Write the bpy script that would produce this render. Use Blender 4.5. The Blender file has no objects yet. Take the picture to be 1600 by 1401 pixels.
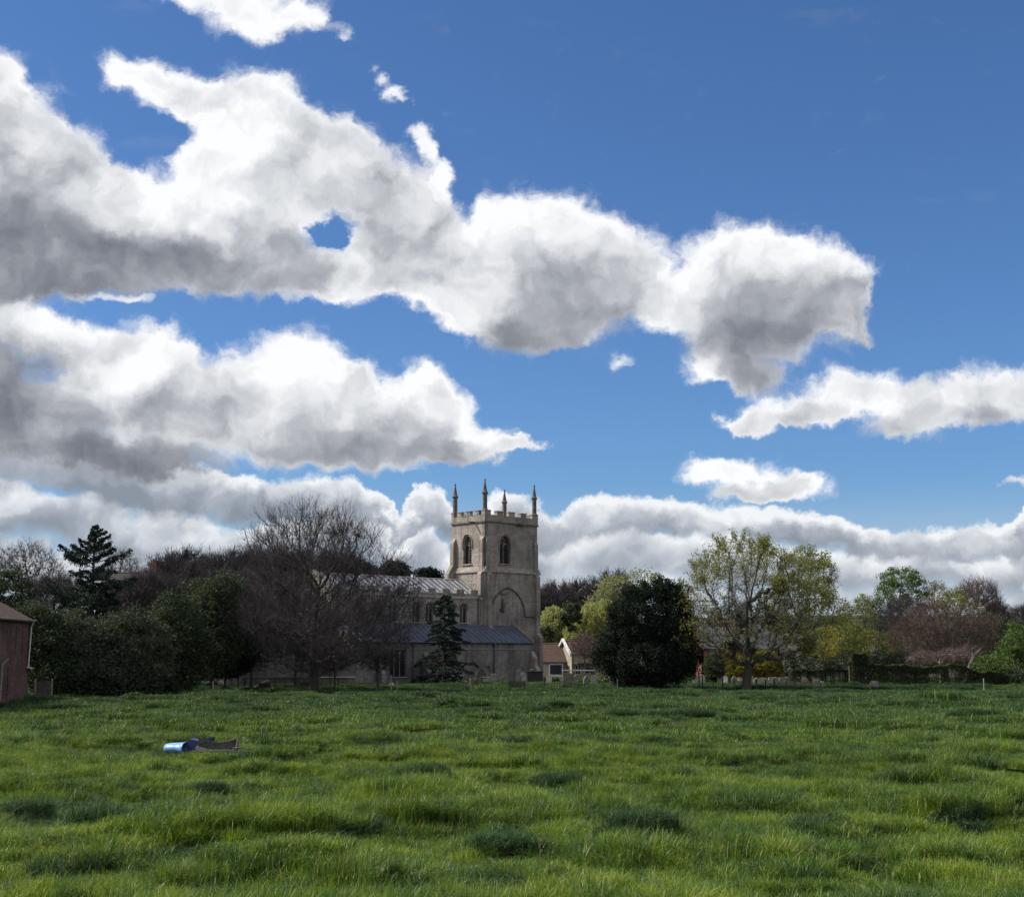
import bpy, bmesh, math, random
import numpy as np
from mathutils import Vector, Matrix
from mathutils.geometry import tessellate_polygon

SC = bpy.context.scene
COL = SC.collection
R = math.radians
# ------------------------------------------------------------------ camera
F = 2100.0; CAMH = 3.7
PITCH = math.atan(318 / F)
cam = bpy.data.cameras.new('camera'); cam.sensor_width = 36; cam.lens = 36 * F / 1600
cam.clip_start = 0.1; cam.clip_end = 20000
cam_o = bpy.data.objects.new('camera', cam); COL.objects.link(cam_o)
cam_o.location = (0, 0, CAMH); cam_o.rotation_euler = (R(90) + PITCH, 0, 0)
SC.camera = cam_o
SC.view_settings.view_transform = 'Standard'; SC.view_settings.look = 'None'
SC.view_settings.exposure = 0.35; SC.view_settings.gamma = 1.0
SC.cycles.max_bounces = 5; SC.cycles.diffuse_bounces = 3; SC.cycles.glossy_bounces = 2
SC.cycles.transmission_bounces = 3; SC.cycles.transparent_max_bounces = 6

def ray(px, py):
    x = (px - 800) / F; y = -(py - 700.5) / F
    return Vector((x, math.cos(PITCH) - y * math.sin(PITCH), math.sin(PITCH) + y * math.cos(PITCH)))
def at(px, py, D):
    d = ray(px, py); t = D / d.y
    return Vector((d.x * t, D, CAMH + d.z * t))
def ground_at(px, py):
    d = ray(px, py); t = -(CAMH - (.38 if py < 1075 else 0)) / d.z
    return Vector((d.x * t, d.y * t, 0))

# ------------------------------------------------------------------ sun
SUN = Vector((-1.75, 0.12, 1.72)).normalized()
sl = bpy.data.lights.new('sun', 'SUN'); sl.energy = 4.6; sl.angle = R(0.53); sl.color = (1, 0.95, 0.86)
so = bpy.data.objects.new('sun', sl); COL.objects.link(so)
so.rotation_euler = SUN.to_track_quat('Z', 'Y').to_euler(); so.location = (-60, 10, 80)

# ------------------------------------------------------------------ world: sky and clouds
W = bpy.data.worlds.new('World'); SC.world = W; W.use_nodes = True
NT = W.node_tree; NT.nodes.clear()
W.cycles.sampling_method = 'MANUAL'; W.cycles.sample_map_resolution = 256
class G:
    """tiny node-graph helper"""
    def __init__(s, nt): s.nt = nt
    def n(s, typ, **kw):
        nd = s.nt.nodes.new(typ)
        for k, v in kw.items(): setattr(nd, k, v)
        return nd
    def put(s, sock, v):
        if v is None: return
        if hasattr(v, 'is_linked') or isinstance(v, bpy.types.NodeSocket): s.nt.links.new(v, sock)
        else: sock.default_value = v
    def m(s, op, a, b=None, c=None, clamp=False):
        nd = s.n('ShaderNodeMath', operation=op); nd.use_clamp = clamp
        for i, v in enumerate((a, b, c)): s.put(nd.inputs[i], v)
        return nd.outputs[0]
    def v(s, op, a, b=None, c=None):
        nd = s.n('ShaderNodeVectorMath', operation=op)
        for i, x in enumerate((a, b, c)):
            if x is not None: s.put(nd.inputs[i], x)
        return nd.outputs['Value'] if op in ('DOT_PRODUCT', 'LENGTH', 'DISTANCE') else nd.outputs[0]
    def comb(s, x, y, z=0.0):
        nd = s.n('ShaderNodeCombineXYZ'); s.put(nd.inputs[0], x); s.put(nd.inputs[1], y); s.put(nd.inputs[2], z); return nd.outputs[0]
    def sep(s, v):
        nd = s.n('ShaderNodeSeparateXYZ'); s.put(nd.inputs[0], v); return nd.outputs
    def noise(s, vec, scale, detail=4, rough=0.5, dims='3D', lac=2.0, color=False):
        nd = s.n('ShaderNodeTexNoise', noise_dimensions=dims); s.put(nd.inputs['Vector'], vec)
        nd.inputs['Scale'].default_value = scale; nd.inputs['Detail'].default_value = detail
        nd.inputs['Roughness'].default_value = rough; nd.inputs['Lacunarity'].default_value = lac
        return nd.outputs['Color'] if color else nd.outputs[0]
    def mix(s, f, a, b, blend='MIX'):
        nd = s.n('ShaderNodeMix', data_type='RGBA', blend_type=blend)
        s.put(nd.inputs[0], f); s.put(nd.inputs[6], a); s.put(nd.inputs[7], b); return nd.outputs[2]
    def ss(s, x, a, b):
        nd = s.n('ShaderNodeMapRange', interpolation_type='SMOOTHSTEP')
        s.put(nd.inputs[0], x); s.put(nd.inputs[1], a); s.put(nd.inputs[2], b)
        nd.inputs[3].default_value = 0; nd.inputs[4].default_value = 1; return nd.outputs[0]
    def lin(s, x, a, b, c, d):
        nd = s.n('ShaderNodeMapRange'); s.put(nd.inputs[0], x)
        for i, q in enumerate((a, b, c, d)): s.put(nd.inputs[i + 1], q)
        return nd.outputs[0]
    def ramp(s, x, pts, interp='LINEAR'):
        nd = s.n('ShaderNodeValToRGB'); s.put(nd.inputs[0], x); cr = nd.color_ramp; cr.interpolation = interp
        while len(cr.elements) < len(pts): cr.elements.new(0.5)
        for e, (p, c) in zip(cr.elements, pts):
            e.position = p; e.color = (c[0], c[1], c[2], 1) if hasattr(c, '__len__') else (c, c, c, 1)
        return nd.outputs[0]

def uv_of(px, py):
    d = ray(px, py); return math.atan2(d.x, d.y), d.z / math.hypot(d.x, d.y)

# soft puffs: (px, py, rx, ry, brightness, weight)
PUFFS = [
 (-30,300,150,190,.45),(0,125,34,42,.95),(40,180,50,50,.8),(95,240,60,60,.8),(150,295,60,45,.85),(60,330,150,100,.42),
 (0,400,150,60,.16),(120,405,130,55,.12),(240,405,120,55,.2),(350,415,120,50,.32),(450,432,100,42,.42),(200,320,85,62,.9),
 (300,320,95,75,.95),(212,118,40,40,1),(270,142,60,50,1),(350,165,85,62,.9),(420,165,70,58,.85),(470,215,65,55,.66),
 (400,260,95,80,.9),(320,245,45,50,.95),(540,228,55,52,.85),(590,275,75,52,.66),(650,320,78,56,.62),(692,365,48,50,.7),
 (570,300,80,38,.55),(450,330,65,50,.7),(610,365,60,46,.55),(640,400,90,50,.6),(590,440,66,26,.85),(520,462,66,24,.9),
 (440,395,66,50,.42),(480,275,60,55,.62),(385,360,60,40,.6),(640,660,60,30,.7),(160,600,60,30,.7),(545,392,50,40,.75,.8),(560,350,40,40,.55,.6),(505,358,26,20,.6,-1.1),(255,215,75,26,.9,-.7),(672,440,58,38,.8),(705,400,56,60,.62),
 (830,350,85,66,1),(780,390,56,80,.9),(910,365,76,56,.9),(990,385,50,48,.85),(760,450,80,60,.78),(850,450,115,80,.38),
 (930,465,100,66,.40),(820,520,80,28,.38),(735,505,42,30,.8),(690,470,46,26,.9),(990,450,50,46,.7),(960,560,32,14,.9,.45),
 (1165,385,75,50,1),(1085,425,62,58,.9),(1235,400,58,50,.88),(1312,428,56,48,.82),(1322,478,44,40,.6),(1185,460,120,75,.42),(1050,490,52,36,.95),
 (1150,535,95,62,.27),(1250,505,95,58,.33),(1105,580,45,32,.8),(1170,592,55,24,.36),(1340,525,26,16,.6,.5),(1300,480,70,46,.5),
 (30,500,75,38,.85),(110,525,55,45,.9),(0,610,120,90,.26),(70,650,110,40,.22),(180,560,78,50,.9),(240,570,66,58,.92),
 (330,600,88,56,.75),(440,565,64,54,1),(500,600,78,56,.85),(260,660,120,60,.5),(400,660,120,60,.52),(545,635,85,56,.82),
 (640,610,55,40,1),(700,630,58,50,.9),(755,680,48,30,.92),(805,692,34,13,.8),(620,695,110,38,.36),(720,706,62,24,.38),
 (500,705,100,36,.46),(210,722,130,30,.10),(80,705,120,28,.22),
 (1195,640,70,26,.85),(1300,612,66,33,.85),(1380,605,56,34,.8),(1412,655,70,26,.5),(1480,620,68,36,.65),(1560,600,66,40,.75),
 (1540,650,60,22,.5),(1650,615,70,45,.7),(1150,655,40,15,.85),(1270,645,60,18,.66),
 (1112,735,36,26,.95),(1160,735,48,28,.9),(1225,760,60,24,.8),(1275,770,42,20,.72),(1180,772,60,16,.5),
 (340,-15,150,40,.9),(400,30,66,36,.92),(478,22,38,30,.85),(522,45,18,16,.85,.6),(572,104,16,14,.85,.55),(592,126,20,14,.85,.6),(622,148,24,14,.85,.6),(640,160,14,10,.85,.45),
 (655,208,18,16,.9,.7),(670,236,18,30,.9,.9),(694,276,24,30,.88,.9),(180,465,50,10,.8,.6),(100,130,40,10,.6,.2),(705,180,30,8,.6,.22),(1585,765,18,8,.6,.6),
]
HTOP = [(-60,640),(0,650),(150,690),(330,735),(450,740),(560,744),(606,765),(618,815),(632,800),(640,760),(665,757),(690,775),(715,800),(745,795),
 (780,770),(800,775),(830,800),(852,800),(880,778),(925,762),(985,775),(1060,782),(1120,790),(1190,790),(1250,800),(1315,812),
 (1330,822),(1400,812),(1480,815),(1560,825),(1585,820),(1592,790),(1660,775)]
g = G(NT)
tc = g.n('ShaderNodeTexCoord'); d = tc.outputs['Generated']
sx, sy, sz = g.sep(d)[:3]
hyp = g.m('SQRT', g.m('ADD', g.m('MULTIPLY', sx, sx), g.m('MULTIPLY', sy, sy)))
U = g.m('ARCTAN2', sx, sy); V = g.m('DIVIDE', sz, g.m('MAXIMUM', hyp, 1e-4))
UV0 = g.comb(U, V, 0.0)
n1 = g.noise(UV0, 13, 3, .5, '2D', color=True)
n2 = g.noise(UV0, 42, 6, .62, '2D', color=True)
dis = g.v('ADD', g.v('MULTIPLY', g.v('SUBTRACT', n1, (.5, .5, .5)), (.045, .034, 0)), g.v('MULTIPLY', g.v('SUBTRACT', n2, (.5, .5, .5)), (.026, .022, 0)))
UVD = g.v('ADD', UV0, dis)
ST = UVD; bsum = 0.0
for p in PUFFS:
    px, py, rx, ry, b = p[:5]; w = p[5] if len(p) > 5 else 1.0
    cu, cv = uv_of(px, py); ru = 1.42 * rx / F; rv = 1.42 * ry / F
    q = g.v('MULTIPLY_ADD', ST, (1 / ru, 1 / rv, 0), (-cu / ru, -cv / rv, 0))
    l2 = g.v('DOT_PRODUCT', q, q)
    k = g.m('SUBTRACT', 1.0, l2, clamp=True)
    k = g.m('MULTIPLY', k, k)
    ST = g.v('MULTIPLY_ADD', k, (0, 0, w), ST)      # z of the running vector sums the cover
    if w > 0: bsum = g.m('MULTIPLY_ADD', k, w * b, bsum)
# scattered clouds over the rest of the sky, beyond the pictured part
gen = g.noise(d, 3.2, 5, .55)
outside = g.ss(g.m('ABSOLUTE', U), .46, .6)
genw = g.m('MULTIPLY', g.m('MULTIPLY', g.ss(gen, .38, .62), outside), 1.2)
wsum = g.m('ADD', g.sep(ST)[2], genw); bsum = g.m('MULTIPLY_ADD', genw, .8, bsum)
vor = g.n('ShaderNodeTexVoronoi', voronoi_dimensions='2D', feature='SMOOTH_F1'); g.put(vor.inputs['Vector'], UVD)
vor.inputs['Scale'].default_value = 34; vor.inputs['Detail'].default_value = 2.0; vor.inputs['Roughness'].default_value = .55; vor.inputs['Smoothness'].default_value = .35
billow = g.m('SUBTRACT', .55, vor.outputs['Distance'])
fb = g.noise(UVD, 38, 8, .55, '2D')
fbn = g.m('SUBTRACT', fb, .5)
fineA = g.noise(g.v('MULTIPLY', UVD, (1, 1.3, 0)), 150, 5, .6, '2D')
dens = g.m('ADD', wsum, g.m('ADD', g.m('MULTIPLY', fbn, .60), g.m('ADD', g.m('MULTIPLY', billow, .24), g.m('MULTIPLY', g.m('SUBTRACT', fineA, .5), .30))))
alpha = g.m('POWER', g.ss(dens, .0, .80), 1.25)
bright = g.m('DIVIDE', bsum, g.m('MAXIMUM', wsum, .05))
# relief: the same noise a little further towards the sun
UVL = g.v('ADD', UVD, (-.008, .010, 0))
fbL = g.noise(UVL, 38, 4, .5, '2D')
n3 = g.noise(UVD, 16, 3, .5, '2D'); n3L = g.noise(g.v('ADD', UVD, (-.016, .020, 0)), 16, 3, .5, '2D')
relief = g.m('ADD', g.m('MULTIPLY', g.m('SUBTRACT', fb, fbL), .36), g.m('ADD', g.m('MULTIPLY', g.m('SUBTRACT', n3, n3L), .55), g.m('MULTIPLY', g.m('SUBTRACT', n3, .5), .15)))
edge = g.m('SUBTRACT', 1.0, g.ss(dens, .25, 1.3))
sh = g.m('ADD', g.m('MULTIPLY', bright, 1.02), g.m('ADD', relief, g.m('ADD', g.m('MULTIPLY', edge, .22), .0)))
sh = g.m('MINIMUM', g.m('MAXIMUM', sh, 0.0), 1.0)
ccol = g.ramp(sh, [(0, (.125, .137, .165)), (.25, (.205, .218, .25)), (.5, (.335, .35, .385)), (.75, (.56, .575, .60)), (1, (.77, .775, .79))])
# sky
sky = g.n('ShaderNodeTexSky', sky_type='NISHITA'); sky.sun_disc = False
sky.sun_elevation = math.asin(SUN.z); sky.sun_rotation = math.atan2(SUN.x, SUN.y) % (2 * math.pi)
sky.altitude = 50; sky.air_density = 1.0; sky.dust_density = .4; sky.ozone_density = 2.2
skyc = g.v('SCALE', sky.outputs[0]); skyc.node.inputs[3].default_value = 0.095
skyc = g.v('MULTIPLY', skyc, (.47, .685, .955))
# horizon bank
fc = g.n('ShaderNodeFloatCurve'); cv = fc.mapping.curves[0]
U0, U1 = -.5, .5; V0, V1 = -.05, .30
pts = sorted((( (uv_of(x, y)[0] - U0) / (U1 - U0), (uv_of(x, y)[1] - V0) / (V1 - V0)) for x, y in HTOP))
pts = [(0, pts[0][1])] + pts + [(1, pts[-1][1])]
while len(cv.points) < len(pts): cv.points.new(.5, .5)
for cp, (x, y) in zip(cv.points, pts): cp.location = (x, y); cp.handle_type = 'VECTOR'
fc.mapping.update()
UD = g.sep(UVD)
g.put(fc.inputs['Value'], g.m('DIVIDE', g.m('SUBTRACT', UD[0], U0), U1 - U0))
top = g.m('MULTIPLY_ADD', fc.outputs[0], V1 - V0, V0)
# rows of far cumulus, one behind the other: flat grey bases, white tops, pale air between
vn = g.m('ADD', V, g.m('MULTIPLY', g.m('SUBTRACT', UD[1], V), .35))
c1 = None; bankc = skyc
airc = g.mix(g.ss(V, .02, .13), (.40, .475, .56, 1), skyc)
left = g.m('SUBTRACT', 1.0, g.ss(U, -.30, .10))
c1 = airc
for k, (sk, th, fr, am, br_, hz) in enumerate([(.16, .09, 34, .10, .80, .60), (.30, .13, 26, .16, .86, .46), (.46, .18, 20, .20, .95, .32), (.76, .26, 13, .26, 1.15, .12), (1.0, .25, 8, .0, 1.18, .04)]):
    nk = g.noise(g.comb(g.m('MULTIPLY', U, fr), g.m('MULTIPLY', V, fr * 1.1), k * 7.3), 1.0, 3, .5)
    tk = g.m('MULTIPLY', top, g.m('MULTIPLY_ADD', g.m('SUBTRACT', nk, .5), am * 2 * (1 if am else 0), sk))
    vv = UD[1] if k == 4 else vn
    a_t = g.m('SUBTRACT', tk, vv); thick_ = g.m('MULTIPLY', top, th)
    hk = g.m('SUBTRACT', 1.0, g.m('DIVIDE', a_t, thick_), clamp=True)          # 1 at the tops, 0 at the bases
    gapn = g.ss(g.m('MULTIPLY_ADD', left, .16, nk), .34, .44) if k < 4 else 1.0
    ak = g.m('MULTIPLY', g.m('MULTIPLY', g.ss(g.m('ADD', a_t, g.m('MULTIPLY', fbn, .013)), -.001, .006), g.m('SUBTRACT', 1.0, g.ss(g.m('DIVIDE', a_t, thick_), .85 if k < 4 else .95, 1.35))), gapn)
    shk = g.m('ADD', g.m('MULTIPLY', g.m('POWER', hk, 1.3), br_ * .85), g.m('ADD', g.m('MULTIPLY', relief, 1.5), g.m('MULTIPLY_ADD', left, -.20, .31)))
    ck = g.ramp(g.m('MINIMUM', g.m('MAXIMUM', shk, 0.0), 1.0), [(0, (.20, .225, .265)), (.4, (.33, .355, .40)), (.75, (.56, .58, .61)), (1, (.74, .75, .765))])
    ck = g.mix(hz * .75, ck, (.41, .475, .545, 1))
    c1 = g.mix(g.m('MULTIPLY', ak, .96), c1, ck)
thin = g.ss(g.noise(g.comb(g.m('MULTIPLY', U, 6), g.m('MULTIPLY', V, 16), 0), 1.6, 6, .6, '2D'), .62, .9)
c0 = g.mix(g.m('MULTIPLY', thin, .10), skyc, (.4, .45, .5, 1))
c1 = g.mix(g.m('MULTIPLY', thin, .10), c1, (.4, .45, .5, 1))
c2 = g.mix(alpha, c1, ccol)
c2 = g.mix(g.ss(V, -.03, -.01), (.08, .10, .05, 1), c2)
bg = g.n('ShaderNodeBackground'); g.put(bg.inputs[0], c2); bg.inputs[1].default_value = 1.0
wo = g.n('ShaderNodeOutputWorld'); NT.links.new(bg.outputs[0], wo.inputs[0])

# ------------------------------------------------------------------ object helpers
def tag(o, label=None, cat=None, group=None, kind=None):
    if label: o['label'] = label
    if cat: o['category'] = cat
    if group: o['group'] = group
    if kind: o['kind'] = kind
    return o
def empty(name, loc=(0, 0, 0), rz=0.0, parent=None):
    o = bpy.data.objects.new(name, None); COL.objects.link(o); o.location = loc; o.rotation_euler = (0, 0, rz)
    o.empty_display_size = .3
    if parent: o.parent = parent
    return o
def link(name, me, mat=None, parent=None, smooth=False):
    o = bpy.data.objects.new(name, me); COL.objects.link(o)
    if mat: me.materials.append(mat)
    if parent: o.parent = parent
    if smooth: me.polygons.foreach_set('use_smooth', [True] * len(me.polygons))
    return o
def np_mesh(name, V, Fc, smooth=False):
    """V (n,3); Fc list of (m,k) index arrays"""
    me = bpy.data.meshes.new(name); V = np.asarray(V, np.float32)
    Fc = [np.asarray(f, np.int32) for f in Fc if len(f)]
    me.vertices.add(len(V)); me.vertices.foreach_set('co', V.ravel())
    nl = sum(f.size for f in Fc); npoly = sum(len(f) for f in Fc)
    me.loops.add(nl); me.polygons.add(npoly)
    me.loops.foreach_set('vertex_index', np.concatenate([f.ravel() for f in Fc]))
    tot = np.concatenate([np.full(len(f), f.shape[1], np.int32) for f in Fc])
    st = np.concatenate([[0], np.cumsum(tot)[:-1]]).astype(np.int32)
    me.polygons.foreach_set('loop_start', st)
    try: me.polygons.foreach_set('loop_total', tot)
    except Exception: pass
    if smooth: me.polygons.foreach_set('use_smooth', np.ones(npoly, bool))
    me.update(calc_edges=True)
    return me
class MB:
    """collects shapes, then links them as one mesh"""
    def __init__(s): s.v = []; s.f = []
    def add(s, vs, fs):
        b = len(s.v); s.v += [tuple(p) for p in vs]; s.f += [tuple(b + i for i in f) for f in fs]; return s
    def box(s, x0, x1, y0, y1, z0, z1):
        vs = [(x, y, z) for z in (z0, z1) for y in (y0, y1) for x in (x0, x1)]
        return s.add(vs, [(0, 2, 3, 1), (4, 5, 7, 6), (0, 1, 5, 4), (2, 6, 7, 3), (0, 4, 6, 2), (1, 3, 7, 5)])
    def prism(s, poly, a, b, axis):
        """poly: 2-D points; extruded from a to b along axis 'x','y' or 'z'"""
        def P(p, h): return {'x': (h, p[0], p[1]), 'y': (p[0], h, p[1]), 'z': (p[0], p[1], h)}[axis]
        n = len(poly); vs = [P(p, a) for p in poly] + [P(p, b) for p in poly]
        fs = [tuple(range(n))[::-1], tuple(range(n, 2 * n))] + [(i, (i + 1) % n, n + (i + 1) % n, n + i) for i in range(n)]
        return s.add(vs, fs)
    def tube(s, pts, radii, n=6, cap=True):
        pts = [Vector(p) for p in pts]
        if not hasattr(radii, '__len__'): radii = [radii] * len(pts)
        b = len(s.v)
        for i, p in enumerate(pts):
            d = (pts[min(i + 1, len(pts) - 1)] - pts[max(i - 1, 0)]).normalized()
            a = d.cross(Vector((0, 0, 1)) if abs(d.z) < .9 else Vector((1, 0, 0))).normalized(); c = d.cross(a)
            for k in range(n):
                t = 2 * math.pi * k / n; s.v.append(tuple(p + (a * math.cos(t) + c * math.sin(t)) * radii[i]))
        for i in range(len(pts) - 1):
            for k in range(n):
                s.f.append((b + i * n + k, b + i * n + (k + 1) % n, b + (i + 1) * n + (k + 1) % n, b + (i + 1) * n + k))
        if cap: s.f.append(tuple(b + k for k in range(n))[::-1]); s.f.append(tuple(b + (len(pts) - 1) * n + k for k in range(n)))
        return s
    def lathe(s, prof, cx, cy, n=8, rot=0):
        b = len(s.v)
        for r, z in prof:
            for k in range(n):
                t = rot + 2 * math.pi * k / n; s.v.append((cx + r * math.cos(t), cy + r * math.sin(t), z))
        for i in range(len(prof) - 1):
            for k in range(n): s.f.append((b + i * n + k, b + i * n + (k + 1) % n, b + (i + 1) * n + (k + 1) % n, b + (i + 1) * n + k))
        s.f.append(tuple(b + k for k in range(n))[::-1]); s.f.append(tuple(b + (len(prof) - 1) * n + k for k in range(n)))
        return s
    def build(s, name, mat, parent=None, bevel=0, smooth=False):
        me = bpy.data.meshes.new(name); me.from_pydata(s.v, [], s.f); me.update()
        bm = bmesh.new(); bm.from_mesh(me); bmesh.ops.recalc_face_normals(bm, faces=bm.faces); bm.to_mesh(me); bm.free()
        o = link(name, me, mat, parent, smooth)
        if bevel:
            md = o.modifiers.new('bevel', 'BEVEL'); md.width = bevel; md.segments = 1; md.limit_method = 'ANGLE'
        return o

# ------------------------------------------------------------------ materials
def new_mat(name):
    m = bpy.data.materials.new(name); m.use_nodes = True; nt = m.node_tree; nt.nodes.clear()
    g = G(nt); out = g.n('ShaderNodeOutputMaterial'); return m, g, out
def principled(g, out, col, rough=.8, bump=None, dist=.02, strength=.5, metallic=0, spec=.3):
    b = g.n('ShaderNodeBsdfPrincipled'); g.put(b.inputs['Base Color'], col); g.put(b.inputs['Roughness'], rough)
    b.inputs['Metallic'].default_value = metallic; b.inputs['Specular IOR Level'].default_value = spec
    if bump is not None:
        bp = g.n('ShaderNodeBump'); bp.inputs['Distance'].default_value = dist; bp.inputs['Strength'].default_value = strength
        g.put(bp.inputs['Height'], bump); g.nt.links.new(bp.outputs[0], b.inputs['Normal'])
    g.nt.links.new(b.outputs[0], out.inputs[0]); return b
def c4(c): return (c[0], c[1], c[2], 1)
def mat_plain(name, c, c2=None, scale=2.0, rough=.8, metallic=0, spec=.3, bump=.01, detail=5):
    m, g, out = new_mat(name); tc = g.n('ShaderNodeTexCoord').outputs['Object']
    c2 = c2 or tuple(x * .65 for x in c)
    nz = g.noise(tc, scale, detail, .6)
    principled(g, out, g.mix(g.ss(nz, .3, .7), c4(c), c4(c2)), rough, nz, bump, .6, metallic, spec); return m
def mat_stone(name, c, c2, mortar, bw=.62, bh=.30, rubble=False, msize=.015):
    m, g, out = new_mat(name); tc = g.n('ShaderNodeTexCoord').outputs['Object']
    s = g.sep(tc); h = g.m('ADD', s[0], s[1])
    wob = g.noise(tc, .8, 2, .5)
    vec = g.comb(g.m('ADD', h, g.m('MULTIPLY', wob, .12 if rubble else .03)), g.m('ADD', s[2], g.m('MULTIPLY', wob, .25 if rubble else .05)))
    br = g.n('ShaderNodeTexBrick'); g.put(br.inputs['Vector'], vec)
    br.inputs['Color1'].default_value = c4(c); br.inputs['Color2'].default_value = c4(c2); br.inputs['Mortar'].default_value = c4(mortar)
    br.inputs['Scale'].default_value = 1; br.inputs['Brick Width'].default_value = bw; br.inputs['Row Height'].default_value = bh
    br.inputs['Mortar Size'].default_value = msize; br.inputs['Mortar Smooth'].default_value = .4; br.inputs['Bias'].default_value = -.2
    big = g.noise(tc, .35, 5, .6); streak = g.noise(g.v('MULTIPLY', tc, (1.6, 1.6, .22)), 1.0, 4, .6); fine = g.noise(tc, 7, 4, .7)
    col = g.mix(g.m('MULTIPLY', g.ss(big, .42, .62), .6), br.outputs[0], c4(tuple(x * .55 for x in c2)))
    col = g.mix(g.m('MULTIPLY', g.ss(streak, .50, .68), .60), col, (.085, .08, .075, 1))
    col = g.mix(g.m('MULTIPLY', g.ss(fine, .5, .8), .4), col, c4(tuple(min(1, x * 1.35) for x in c)))
    lich = g.noise(tc, 2.6, 5, .7)
    col = g.mix(g.m('MULTIPLY', g.ss(lich, .56, .68), .6), col, (.36, .34, .30, 1))
    bmp = g.m('ADD', g.m('MULTIPLY', br.outputs['Fac'], -1.0), g.m('MULTIPLY', fine, .8))
    principled(g, out, col, .92, bmp, .03, .6, spec=.15); return m
def mat_leaf(name, a, b, trans=.35, scale=.6, rough=.6, third=None, spec=.25):
    """a/b: leaf colours; varied leaf by leaf and in drifts through the crown"""
    m, g, out = new_mat(name)
    geo = g.n('ShaderNodeNewGeometry'); info = g.n('ShaderNodeObjectInfo')
    nz = g.noise(g.v('ADD', geo.outputs['Position'], info.outputs['Location']), scale, 3, .6)
    f = g.m('ADD', g.m('MULTIPLY', geo.outputs['Random Per Island'], .6), g.m('SUBTRACT', g.m('MULTIPLY', nz, 1.3), .45), clamp=True)
    col = g.mix(f, c4(a), c4(b))
    if third: col = g.mix(g.m('GREATER_THAN', geo.outputs['Random Per Island'], .9), col, c4(third))
    p = g.n('ShaderNodeBsdfPrincipled'); g.put(p.inputs['Base Color'], col); p.inputs['Roughness'].default_value = rough if trans > .15 else .8
    p.inputs['Specular IOR Level'].default_value = spec
    t = g.n('ShaderNodeBsdfTranslucent'); g.put(t.inputs[0], g.mix(1.0, col, (1.0, 1.05, .55, 1), 'MULTIPLY'))
    mx = g.n('ShaderNodeMixShader'); mx.inputs[0].default_value = trans
    g.nt.links.new(p.outputs[0], mx.inputs[1]); g.nt.links.new(t.outputs[0], mx.inputs[2]); g.nt.links.new(mx.outputs[0], out.inputs[0])
    return m
def mat_bark(name, a, b):
    m, g, out = new_mat(name); tc = g.n('ShaderNodeNewGeometry').outputs['Position']
    nz = g.noise(g.v('MULTIPLY', tc, (6, 6, 1.4)), 1.0, 5, .7); pt = g.noise(tc, .7, 3, .6)
    col = g.mix(nz, c4(a), c4(b)); col = g.mix(g.m('MULTIPLY', g.ss(pt, .5, .75), .35), col, (.07, .09, .04, 1))
    principled(g, out, col, .95, nz, .04, .8, spec=.1); return m

M = {}
M['ashlar'] = mat_stone('ashlar', (.375, .325, .275), (.26, .225, .195), (.17, .15, .135))
M['rubble'] = mat_stone('rubble', (.30, .27, .24), (.18, .162, .15), (.25, .225, .20), .42, .20, True, .02)
M['dressed'] = mat_plain('dressed', (.35, .31, .265), (.20, .175, .155), 1.6, .9, spec=.15)
M['dark_stone'] = mat_plain('dark_stone', (.17, .15, .125), (.08, .075, .065), 2.2, .92, spec=.1)
M['coping'] = mat_plain('coping', (.58, .55, .48), (.26, .235, .20), 2.0, .9, spec=.15)
M['lead'] = mat_plain('lead', (.23, .245, .29), (.14, .15, .19), .9, .45, .35, .5)
M['lead_dark'] = mat_plain('lead_dark', (.095, .105, .145), (.06, .065, .09), .7, .5, .3, .5)
M['glass'] = mat_plain('window_glass', (.018, .02, .026), (.03, .033, .04), 3, .15, spec=.6, bump=.002)
M['louvre'] = mat_plain('louvre', (.035, .032, .035), (.02, .018, .02), 3, .7)
M['iron'] = mat_plain('iron', (.03, .028, .028), (.05, .04, .035), 4, .6)
M['wood'] = mat_plain('weathered_wood', (.13, .115, .095), (.06, .052, .045), 5, .85)
M['palewood'] = mat_plain('pale_wood', (.34, .31, .26), (.18, .16, .13), 5, .85)
M['bark'] = mat_bark('bark', (.05, .043, .042), (.11, .095, .085))
M['bark2'] = mat_bark('bark_grey', (.045, .042, .036), (.11, .10, .085))
M['twig'] = mat_plain('twig', (.085, .074, .074), (.05, .043, .045), 1.5, .9, spec=.1)
M['twig_red'] = mat_plain('twig_red', (.14, .10, .08), (.08, .05, .042), 1.0, .9, spec=.1)
M['twig_pink'] = mat_plain('twig_pink', (.19, .135, .12), (.10, .07, .065), 1.0, .9, spec=.1)

# ------------------------------------------------------------------ ground
def vnoise(x, y, seed):
    """smooth value noise, numpy"""
    xi = np.floor(x).astype(np.int64); yi = np.floor(y).astype(np.int64); fx = x - xi; fy = y - yi
    fx = fx * fx * (3 - 2 * fx); fy = fy * fy * (3 - 2 * fy)
    def h(a, b):
        n = (a * 374761393 + b * 668265263 + seed * 974634777) & 0x7fffffff
        n = ((n ^ (n >> 13)) * 1274126177) & 0x7fffffff
        return ((n ^ (n >> 16)) & 0xffff) / 65535.0
    return (h(xi, yi) * (1 - fx) + h(xi + 1, yi) * fx) * (1 - fy) + (h(xi, yi + 1) * (1 - fx) + h(xi + 1, yi + 1) * fx) * fy
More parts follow.
